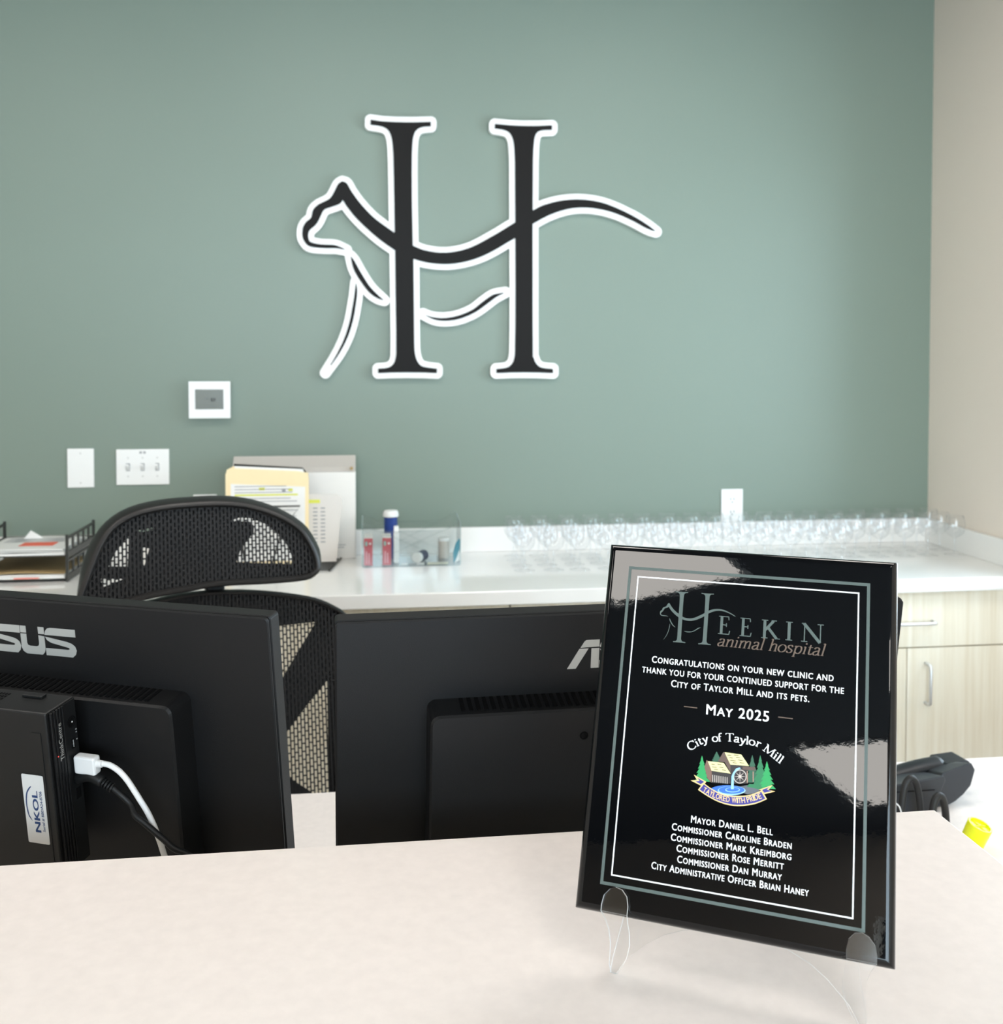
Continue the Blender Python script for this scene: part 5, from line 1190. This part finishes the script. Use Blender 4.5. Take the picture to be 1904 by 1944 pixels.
FR = Matrix.Translation((PX1, 0, 0)) @ Matrix.Rotation(R(90), 4, 'Y')    # lathe axis pointing out of the port side
lathe('power_button', [(0.0001, 0.0006), (0.0058, 0.0006), (0.0062, 0.0012), (0.0052, 0.0014), (0.0048, 0.0008), (0.0001, 0.0008)], M['black'], pc, 20, matrix=Matrix.Translation((PX1, -0.1035, 0.0677)) @ Matrix.Rotation(R(90), 4, 'Y'))
lathe('power_light', [(0.0001, 0.0), (0.0008, 0.0), (0.0008, 0.0004), (0.0001, 0.0005)], M['white'], pc, 10, matrix=Matrix.Translation((PX1 + 0.0015, -0.1035, 0.0677)) @ Matrix.Rotation(R(90), 4, 'Y'))
box('port', PX1 + 0.0005, PX1 + 0.0012, -0.1330, -0.1222, 0.0660, 0.0705, M['black'], pc, 0.0003)
box('port_tongue', PX1 + 0.0010, PX1 + 0.0014, -0.1315, -0.1237, 0.0677, 0.0688, M['greyprint'], pc)
box('port', PX1 + 0.0005, PX1 + 0.0012, -0.190, -0.178, 0.0640, 0.0715, M['black'], pc, 0.0003)
for yy in (-0.114, -0.117, -0.125, -0.165):
    box('port_symbol', PX1 + 0.0006, PX1 + 0.0008, yy - 0.0012, yy, 0.0612, 0.0628, M['greyprint'], pc)
# maker's name on the ribs, reading upwards
tm = text_mesh('maker_lettering', 'ThinkCentre', 0.0, 0.0405, 0.0, 0.0058, M['silver'], pc, 0.0, bold=0.004)
tm.matrix_local = Matrix(((0, 0, 1, PX1 + 0.0026), (1, 0, 0, -0.1362), (0, 1, 0, 0.0842), (0, 0, 0, 1)))
# rotate lettering so that it reads from bottom to top on the side face
tm.matrix_local = Matrix(((0, 0, 1, PX1 + 0.0026), (1, 0, 0, -0.1362), (0, -1, 0, 0.0850), (0, 0, 0, 1))) @ Matrix.Diagonal((1, -1, 1, 1)) @ Matrix.Diagonal((1, 1, 1, 1))
lathe('led', [(0.0001, 0.0), (0.0006, 0.0), (0.0006, 0.0004), (0.0001, 0.0005)], M['red_led'], pc, 10, matrix=Matrix.Translation((PX1 + 0.0026, -0.1292, 0.0937)) @ Matrix.Rotation(R(90), 4, 'Y'))
# top details
box('top_latch', PX1 - 0.055, PX1 - 0.030, PY1 + 0.0002, PY1 + 0.003, 0.064, 0.072, M['blackplastic2'], pc, 0.0006)
bm = bmesh.new()
for i in range(26):
    for j in range(4):
        if (i, j) in ((8, 1), (9, 1), (8, 2), (9, 2)):
            continue
        add_box(bm, PX1 - 0.075 - i * 0.0036, PX1 - 0.0732 - i * 0.0036, PY1 + 0.0001, PY1 + 0.0004, 0.067 + j * 0.0055, 0.0705 + j * 0.0055)
tag(from_bm('top_vent_hole', bm, M['black'], pc), kind='stuff')
box('side_flange', PX1 - 0.022, PX1 - 0.010, PY0, PY1 - 0.022, PZ1 - 0.0002, PZ1 + 0.0006, M['blackplastic2'], pc)
# sticker with printed logo
st = loft('sticker', [(rrect(MW - 0.2425, MW - 0.2158, -0.2258, -0.1486, 0.0016), PZ1 + 0.0007), (rrect(MW - 0.2425, MW - 0.2158, -0.2258, -0.1486, 0.0016), PZ1 + 0.0010)], M['sticker'], pc)
# lettering on the sticker reads upwards: local text x -> +y, text y -> -x
ST = Matrix(((0, -1, 0, MW - 0.2165), (1, 0, 0, -0.2130), (0, 0, 1, PZ1 + 0.0012), (0, 0, 0, 1)))
o = text_mesh('sticker_lettering', 'NKOL', 0.0, 0.047, 0.0083, 0.0072, M['navyprint'], st, 0.0, bold=0.03)
o.matrix_local = ST
o = text_mesh('sticker_lettering', 'Serial # BBDA24-8706', 0.0015, 0.047, 0.0028, 0.0032, M['navyprint'], st, 0.0, bold=0.02)
o.matrix_local = ST
sw = cv((0.012, 0.0175), (0.018, 0.0222), (0.030, 0.0238), (0.043, 0.0222), (0.0505, 0.0172), (0.051, 0.0150), (0.048, 0.0175), (0.042, 0.0208), (0.030, 0.0224), (0.019, 0.0212))
o = flat('swoosh', [sw], 0.0, M['navyprint'], st)
o.matrix_local = ST


def mpt(u, v, z):
    """point on the turned monitor: u from its right edge, v below its top edge, z out of the back"""
    return ML_ @ Vector((MW + u, -v, z))


# cables: white USB and black lead plugged into the computer
cable = thing('usb_cable', 'white USB cable with square plug hanging from the mini computer', 'cable', matrix=ML_)
box('plug', PX1 + 0.0025, PX1 + 0.0285, -0.1595, -0.1398, 0.0625, 0.0735, M['usbwhite'], cable, 0.0022)
lathe('strain_relief', [(0.0001, 0), (0.0040, 0), (0.0036, 0.006), (0.0001, 0.0062)], M['usbwhite'], cable, 14, matrix=Matrix.Translation((PX1 + 0.0283, -0.1475, 0.068)) @ Matrix.Rotation(R(90), 4, 'Y'))
wc = [(-0.1705, 0.1480), (-0.1605, 0.1490), (-0.1500, 0.1545), (-0.1415, 0.1630), (-0.1340, 0.1740), (-0.1275, 0.1845), (-0.1210, 0.1950), (-0.1150, 0.2080), (-0.1105, 0.2210), (-0.1060, 0.2370), (-0.1005, 0.2650), (-0.0985, 0.32)]
tube('cord', catmull([(MW + a, -b, 0.0660) for i, (a, b) in enumerate(wc)], 4), 0.0030, M['usbwhite'], cable, 10)
cable = thing('black_cable', 'black computer lead crossing the white cable behind the monitor', 'cable', matrix=ML_)
kb = [(-0.2005, 0.1669), (-0.1848, 0.1620), (-0.1700, 0.1675)]
tube('plug', catmull([(MW + a, -b, 0.0685) for a, b in kb], 4), [0.0062] * 8 + [0.0058], M['blackplastic2'], cable, 10)
for i in range(4):
    a = (-0.1690 + i * 0.0031, 0.1682 + i * 0.0015)
    lathe('collar_ring', [(0.0001, 0), (0.0046, 0), (0.0048, 0.0010), (0.0046, 0.0020), (0.0001, 0.0020)], M['blackplastic2'], cable, 14,
          matrix=Matrix.Translation((MW + a[0], -a[1], 0.0685)) @ Matrix.Rotation(R(-26), 4, 'Z') @ Matrix.Rotation(R(90), 4, 'Y'))
kc = [(-0.1590, 0.1722), (-0.1479, 0.1801), (-0.1373, 0.1895), (-0.1291, 0.1965), (-0.1195, 0.2032), (-0.1077, 0.2118), (-0.0959, 0.2203), (-0.0854, 0.2283), (-0.0737, 0.2374), (-0.055, 0.253), (-0.045, 0.30)]
tube('cord', catmull([(MW + a, -b, 0.0685 + (0.006 if 2 < i < 8 else 0.0)) for i, (a, b) in enumerate(kc)], 4), 0.0032, M['blackplastic2'], cable, 10)

# ------------------------------------------------------------------ desk phone and oddments beside the counter's corner
ph = thing('desk_phone', 'dark grey desk phone with handset behind the plaque', 'phone', (0, 0, 0))
def wedge(name, pts, y0, y1, drop, m, bev=0.0025):
    """front outline (x, z) at y0 lofted to the same outline at y1, the parts above the desk dropping towards the user"""
    bm = bmesh.new()
    f = [bm.verts.new((x, y0, z)) for x, z in pts]
    g = [bm.verts.new((x, y1, max(DESK_Z + 0.0006, z - drop * (z - DESK_Z) / 0.07))) for x, z in pts]
    bm.faces.new(f)
    bm.faces.new(g[::-1])
    n = len(pts)
    for i in range(n):
        bm.faces.new((f[i], g[i], g[(i + 1) % n], f[(i + 1) % n]))
    bmesh.ops.recalc_face_normals(bm, faces=bm.faces[:])
    if bev:
        bmesh.ops.bevel(bm, geom=[e for e in bm.edges if e.calc_face_angle(0) > R(25)], offset=bev, segments=2, affect='EDGES', profile=0.5)
    return from_bm(name, bm, m, ph)


wedge('phone_base', [(0.76, DESK_Z + 0.0006), (0.984, DESK_Z + 0.0006), (0.991, 0.789), (1.002, 0.816), (0.9985, 0.8235), (0.912, 0.8125), (0.76, 0.784)], 1.655, 1.80, 0.045, M['phone'])
wedge('cradle', [(0.990, DESK_Z + 0.0006), (1.0135, DESK_Z + 0.0006), (1.030, 0.768), (1.046, 0.780), (1.060, 0.796), (1.068, 0.824), (1.060, 0.8375), (1.006, 0.8215), (1.0035, 0.816), (0.993, 0.789)], 1.672, 1.80, 0.040, M['phone'])
hs = catmull([(0.78, 1.738, 0.772), (0.86, 1.738, 0.783), (0.94, 1.738, 0.795), (1.0, 1.738, 0.807), (1.04, 1.738, 0.812)], 4)
tube('handset', hs, 0.021, M['phone2'], ph, 14, flatten=0.5)
wedge('handset_end', [(1.030, 0.800), (1.040, 0.793), (1.086, 0.802), (1.090, 0.812), (1.080, 0.824), (1.036, 0.820)], 1.712, 1.768, 0.004, M['phone2'], 0.003)
box('side_seam', 0.80, 0.98, 1.6538, 1.6548, 0.7990, 0.8000, M['black'], ph, matrix=Matrix.Translation((0, 0, 0)))


def loop(name, label, cx, y, z0, h, w, r):
    p = catmull([(cx - w, y, z0), (cx - w * 0.85, y, z0 + h * 0.45), (cx - w * 0.55, y + 0.002, z0 + h * 0.85), (cx, y + 0.004, z0 + h), (cx + w * 0.55, y + 0.006, z0 + h * 0.85), (cx + w * 0.9, y + 0.008, z0 + h * 0.45), (cx + w * 1.1, y + 0.01, z0)], 5)
    tt = thing(name, label, 'cable', (0, 0, 0))
    tube('cord', p, r, M['rubber'], tt, 12)
    return tt


loop('cable_loop', 'taller loop of thick dark cable in front of the phone', 0.918, 1.620, DESK_Z + 0.0005, 0.076, 0.021, 0.0058)
loop('cable_loop', 'shorter loop of thick dark cable beside the counter corner', 0.958, 1.600, DESK_Z + 0.0005, 0.052, 0.016, 0.0062)
tt = thing('cable_loop', 'thin white cable arc behind the counter edge', 'cable', (0, 0, 0))
tube('cord', catmull([(0.845, 1.60, DESK_Z + 0.001), (0.852, 1.60, 0.795), (0.868, 1.60, 0.806), (0.885, 1.60, 0.798), (0.892, 1.60, DESK_Z + 0.001)], 5), 0.0012, M['usbwhite'], tt, 8)
yt = thing('yellow_cap', 'bright yellow round plastic cap on the desk past the counter corner', 'cap',
           matrix=Matrix.Translation((0.9605, 1.5165, DESK_Z + 0.0062)) @ Matrix.Rotation(R(16), 4, 'Y') @ Matrix.Rotation(R(14), 4, 'X'))
lathe('cap_wall', [(0.0001, 0.0), (0.0165, 0.0), (0.0180, 0.002), (0.0192, 0.0415), (0.0185, 0.0425), (0.0162, 0.0425), (0.0158, 0.0385), (0.0001, 0.0385)], M['yellow'], yt, 28)
bm = bmesh.new()
for k in range(4):
    a = R(90 * k + 20)
    add_tube(bm, [(0.0, 0.0, 0.0390), (0.0158 * math.cos(a), 0.0158 * math.sin(a), 0.0390)], 0.0016, 8)
from_bm('cap_spoke', bm, M['yellow'], yt, True)

# ------------------------------------------------------------------ award plaque
PL = dict(BL=(0.155, 0.7574, 1.1306), yaw=-27.833, tilt=22.01, W=0.2295, H=0.2837)
yy, tl = R(PL['yaw']), R(PL['tilt'])
pu = Vector((math.cos(yy), math.sin(yy), 0))
hb = Vector((-math.sin(yy), math.cos(yy), 0))
pv = Vector((0, 0, 1)) * math.cos(tl) + hb * math.sin(tl)
pn = pu.cross(pv)
PM = Matrix(((pu.x, pv.x, pn.x, PL['BL'][0]), (pu.y, pv.y, pn.y, PL['BL'][1]), (pu.z, pv.z, pn.z, PL['BL'][2]), (0, 0, 0, 1)))
pq = thing('award_plaque', 'glossy black award plaque with white lettering on a clear easel', 'plaque', matrix=PM)
W_, H_ = PL['W'], PL['H']


def prect(i, r=0.0006):
    return rrect(i, W_ - i, i, H_ - i, r, 2)


_prof = [(prect(0.0010), -0.0062), (prect(0.0), -0.0052), (prect(0.0), 0.0)]
for k in range(1, 9):
    a_ = R(90 * k / 8)
    _prof.append((prect(0.0064 * (1 - math.cos(a_))), 0.0100 * math.sin(a_)))
o = loft('plaque_board', _prof, M['lacquer'], pq, True)
o.data.polygons[len(o.data.polygons) - 1].use_smooth = False
o.data.polygons[len(o.data.polygons) - 2].use_smooth = False
FZ_ = 0.0102


def frame_ring(name, a0, a1, b0, b1, w, m, z):
    bm = bmesh.new()
    for r in ((a0, a1, b1 - w, b1), (a0, a1, b0, b0 + w), (a0, a0 + w, b0 + w, b1 - w), (a1 - w, a1, b0 + w, b1 - w)):
        add_flat(bm, [(r[0], r[2]), (r[1], r[2]), (r[1], r[3]), (r[0], r[3])], z)
    me = bpy.data.meshes.new(name)
    bm.to_mesh(me)
    bm.free()
    return link_mesh(name, me, m, pq)


frame_ring('grey_border', 0.0194, 0.2096, 0.0205, 0.2645, 0.0023, M['greyline'], FZ_)
frame_ring('white_border', 0.0273, 0.2018, 0.0277, 0.2568, 0.0010, M['white'], FZ_)
# small logo: the same mark as on the wall
LAF = LOGO_AFFINE
flat('logo_mark', [[(LAF[0][0] * x + LAF[0][1] * z + LAF[0][2], LAF[1][0] * x + LAF[1][1] * z + LAF[1][2]) for x, z in L] for L in sorted(SIGN_BLACK, key=len)[:-1]], FZ_, M['greyline'], pq)
SIGN_MAIN = max(SIGN_BLACK, key=len)
o = filled('logo_letter', [[(LAF[0][0] * x + LAF[0][1] * z + LAF[0][2], LAF[1][0] * x + LAF[1][1] * z + LAF[1][2]) for x, z in SIGN_MAIN]], 0.0, M['greyline'], pq, 0.0, Matrix.Translation((0, 0, FZ_)))
CAPE = 0.0143
for ch, x0, x1 in (('E', 0.0961, 0.1050), ('E', 0.1130, 0.1217), ('K', 0.1296, 0.1439), ('I', 0.1481, 0.1531), ('N', 0.1600, 0.1763)):
    wch = {'E': 0.63, 'K': 1.0, 'I': 0.34, 'N': 0.99}[ch]
    serif_text('letter_' + ch.lower(), ch, lambda ox, x, y, x0=x0, x1=x1, wch=wch: (x0 + (ox + x) / wch * (x1 - x0), 0.2156 + y * CAPE), M['greyline'], pq, FZ_, 0.15, 0.045)
an = 'animal hospital'
k_ = (0.1788 - 0.0962) / (text_len(an) + 0.1)
serif_text('lettering', an, lambda ox, x, y: (0.0958 + (ox + x + y * 0.22) * k_, 0.2062 + y * 0.0092), M['brown'], pq, FZ_ + 0.0001, 0.10, 0.04)
TXT = [('Congratulations on your new clinic and', 0.0450, 0.1845, 0.1882, 0.0054, 0.86), ('THANK YOU FOR YOUR CONTINUED SUPPORT FOR THE', 0.0377, 0.1921, 0.1797, 0.0047, 1.0),
       ('City of Taylor Mill and its pets.', 0.0619, 0.1674, 0.1710, 0.0056, 0.82), ('May 2025', 0.0908, 0.1384, 0.1533, 0.0080, 0.80),
       ('Mayor Daniel L. Bell', 0.0847, 0.1447, 0.0738, 0.0052, 0.80), ('Commissioner Caroline Braden', 0.0707, 0.1584, 0.0665, 0.0052, 0.80),
       ('Commissioner Mark Kreimborg', 0.0705, 0.1585, 0.0591, 0.0052, 0.80), ('Commissioner Rose Merritt', 0.0753, 0.1535, 0.0520, 0.0052, 0.80),
       ('Commissioner Dan Murray', 0.0764, 0.1524, 0.0446, 0.0052, 0.80), ('City Administrative Officer Brian Haney', 0.0574, 0.1714, 0.0373, 0.0052, 0.80)]
for s, a, b, base, cap, ss in TXT:
    text_mesh('lettering', s, a, b, base, cap, M['white'], pq, FZ_, small=(ss < 1), bold=0.015, smallscale=ss, spacing=1.12)
box('dash', 0.0732, 0.0837, 0.1568, 0.1575, 0.0100, 0.01025, M['brown'], pq)
box('dash', 0.1451, 0.1559, 0.1572, 0.1579, 0.0100, 0.01025, M['brown'], pq)

# city emblem: printed layers, each a hair above the last
E_ = EMBLEM
emb = bpy.data.objects.new('city_emblem', None)
COL.objects.link(emb)
emb.parent = pq
zl = [FZ_]


def lay(name, polys, m):
    zl[0] += 0.00002
    return flat(name, [[tuple(p) for p in L] for L in polys], zl[0], M[m], emb)


for c, L in E_['trees']:
    lay('pine_tree', [L], 'e_' + c)
lay('ground', [E_['ground']], 'e_ground')
lay('bush', [E_['bush']], 'e_mid')
lay('mill_wall', [E_['mainwall']], 'e_wall')
lay('gable', [E_['gable']], 'e_brown')
lay('roof', [E_['roof1']], 'e_cream')
lay('side_wall', [E_['leftwall']], 'e_wall2')
lay('front_wall', [E_['frontwall']], 'e_wall')
lay('roof', [E_['roof2']], 'e_cream')
lay('shingle_marks', E_['shingles'], 'e_ink')
lay('fence_pickets', E_['slots'], 'e_pale')
lay('flume', [E_['flume']], 'e_brown')
lay('trestle_posts', E_['posts'], 'e_rose')


def ring_poly(name, outer, inner, m):
    zl[0] += 0.00002
    bm = bmesh.new()
    a = [bm.verts.new((p[0], p[1], zl[0])) for p in outer]
    b = [bm.verts.new((p[0], p[1], zl[0])) for p in inner]
    n = len(a)
    for i in range(n):
        bm.faces.new((a[i], b[i], b[(i + 1) % n], a[(i + 1) % n]))
    return from_bm(name, bm, M[m], emb)


ring_poly('wheel_rim', E_['wheel_o'], E_['wheel_i'], 'e_pale')
lay('wheel_spokes', E_['spokes'], 'e_pale')
lay('pool', [E_['pool']], 'e_pool')
for a, b in E_['rip']:
    ring_poly('ripple', a, b, 'e_sky')
lay('waterfall', [E_['fall']], 'e_sky')
for k in (0, 1):
    lay('ribbon_tail', [E_['tails'][k]], 'e_tan')
    lay('ribbon_tail', [E_['tails_in'][k]], 'e_navy')
lay('ribbon_edge', [E_['ribbon']], 'e_tan')
lay('ribbon', [E_['ribbon_in']], 'e_navy')


def arc_sampler(pts):
    P = catmull([(a, b, 0) for a, b in pts], 12)
    acc = [0.0]
    for i in range(1, len(P)):
        acc.append(acc[-1] + (P[i] - P[i - 1]).length)

    def at(t):
        s = t * acc[-1]
        for i in range(1, len(P)):
            if acc[i] >= s or i == len(P) - 1:
                k = (s - acc[i - 1]) / max(1e-9, acc[i] - acc[i - 1])
                d = (P[i] - P[i - 1]).normalized()
                return P[i - 1].lerp(P[i], k), d
    return at, acc[-1]


at, ln = arc_sampler(E_['arc_title'])
ti = 'City of Taylor Mill'
tl_ = text_len(ti)
for_h = 0.0060


def place_title(ox, x, y):
    adv = 0.3
    p, d = at(min(1, max(0, (ox + adv) / tl_)))
    ks = ln / tl_
    return (p.x + d.x * (x - adv) * ks - d.y * y * for_h, p.y + d.y * (x - adv) * ks + d.x * y * for_h)


serif_text('lettering', ti, place_title, M['white'], pq, FZ_, 0.12, 0.05)
at2, ln2 = arc_sampler(E_['arc_rib'])
rt = 'TAYLORED WITH PRIDE'
wl = {'I': 0.3, ' ': 0.35, 'W': 1.05, 'O': 0.85, 'D': 0.78, 'T': 0.68, 'A': 0.76, 'H': 0.8}
tot = sum(wl.get(c, 0.68) for c in rt)
acc = 0.0
for c in rt:
    wch = wl.get(c, 0.68)
    if c != ' ':
        p, d = at2((acc + wch / 2) / tot)
        hw = wch * ln2 / tot * 0.44
        o = text_mesh('ribbon_letter', c, -hw, hw, 0.0, 0.0040, M['e_tan'], emb, 0.0, bold=0.012)
        ang = math.atan2(d.y, d.x)
        o.matrix_local = Matrix.Translation((p.x, p.y, zl[0] + 0.00004)) @ Matrix.Rotation(ang, 4, 'Z')
    acc += wch

# ------------------------------------------------------------------ clear acrylic easel under the plaque
es = thing('easel_stand', 'clear acrylic easel stand holding the plaque', 'easel', matrix=PM)
AM = [M['acrylic'], M['acrylic_edge']]
CXM = 0.1202
mirx = lambda L: [(2 * CXM - a, b) for a, b in L][::-1]
left_out = [(0.0335, -0.0405), (0.0290, -0.0400), (0.0300, -0.030), (0.040, 0.02), (0.060, 0.08), (0.085, 0.13), (0.105, 0.148)]
arch = [(0.104, 0.0030), (0.0823, -0.0021), (0.0677, -0.0079), (0.0555, -0.0158), (0.0405, -0.0293), (0.0335, -0.0405)]
arch2 = arch[:-1]
backsheet = left_out + mirx(left_out) + [(2 * CXM - a, b) for a, b in arch2[::-1]] + arch2
prism('back_sheet', backsheet, -0.0098, -0.0068, AM, es, 'Z', 1)
# front hooks: rounded tab in front of the board, leg curving back down to the counter
tabL = [(0.0228, 0.0078), (0.0242, 0.0142), (0.0282, 0.0188), (0.0325, 0.0206), (0.0375, 0.0196), (0.0415, 0.0153), (0.0429, 0.0087), (0.0427, 0.0029)]
cen = [(0.0029, 0.0228, 0.0427, 0.0135), (-0.002, 0.0265, 0.0435, 0.0132), (-0.009, 0.0293, 0.0450, 0.0105), (-0.018, 0.0304, 0.0450, 0.0060), (-0.027, 0.0296, 0.0425, 0.0005), (-0.034, 0.0287, 0.0390, -0.0040), (-0.0400, 0.0300, 0.0350, -0.0068)]


def hook(mx):
    f = (lambda a: a) if not mx else (lambda a: 2 * CXM - a)
    bm = bmesh.new()
    th = 0.0028
    tab = tabL + [(0.0228, 0.0029)]
    add_prism(bm, [(f(a), b) for a, b in tab], 0.0121, 0.0121 + th, 'Z', 1)
    rows = []
    for b, a0, a1, z in cen:
        rows.append([bm.verts.new((f(a0), b, z - th / 2)), bm.verts.new((f(a1), b, z - th / 2)), bm.verts.new((f(a1), b, z + th / 2)), bm.verts.new((f(a0), b, z + th / 2))])
    for A_, B_ in zip(rows[:-1], rows[1:]):
        for k in range(4):
            fc = bm.faces.new((A_[k], A_[(k + 1) % 4], B_[(k + 1) % 4], B_[k]))
            if k in (1, 3):
                fc.material_index = 1
    fc = bm.faces.new(rows[-1])
    fc.material_index = 1
    return from_bm('front_hook', bm, AM, es)


hook(False)
hook(True)
pm_i = PM.inverted()
pa = PM @ Vector((CXM - 0.022, 0.12, -0.0100))
pb = PM @ Vector((CXM + 0.022, 0.12, -0.0100))
back = Vector((hb.x, hb.y, 0))
ga = Vector((pa.x, pa.y, BAR_Z + 0.0005)) + back * 0.075 - pu * 0.012
gb = Vector((pb.x, pb.y, BAR_Z + 0.0005)) + back * 0.075 + pu * 0.012
bm = bmesh.new()
q = [pm_i @ v for v in (pa, pb, gb, ga)]
nn = (q[1] - q[0]).cross(q[3] - q[0]).normalized() * 0.0026
v0 = [bm.verts.new(v) for v in q]
v1 = [bm.verts.new(v + nn) for v in q]
bm.faces.new(v0)
bm.faces.new(v1[::-1])
for i in range(4):
    fc = bm.faces.new((v0[i], v1[i], v1[(i + 1) % 4], v0[(i + 1) % 4]))
    fc.material_index = 1
from_bm('rear_strut', bm, AM, es)
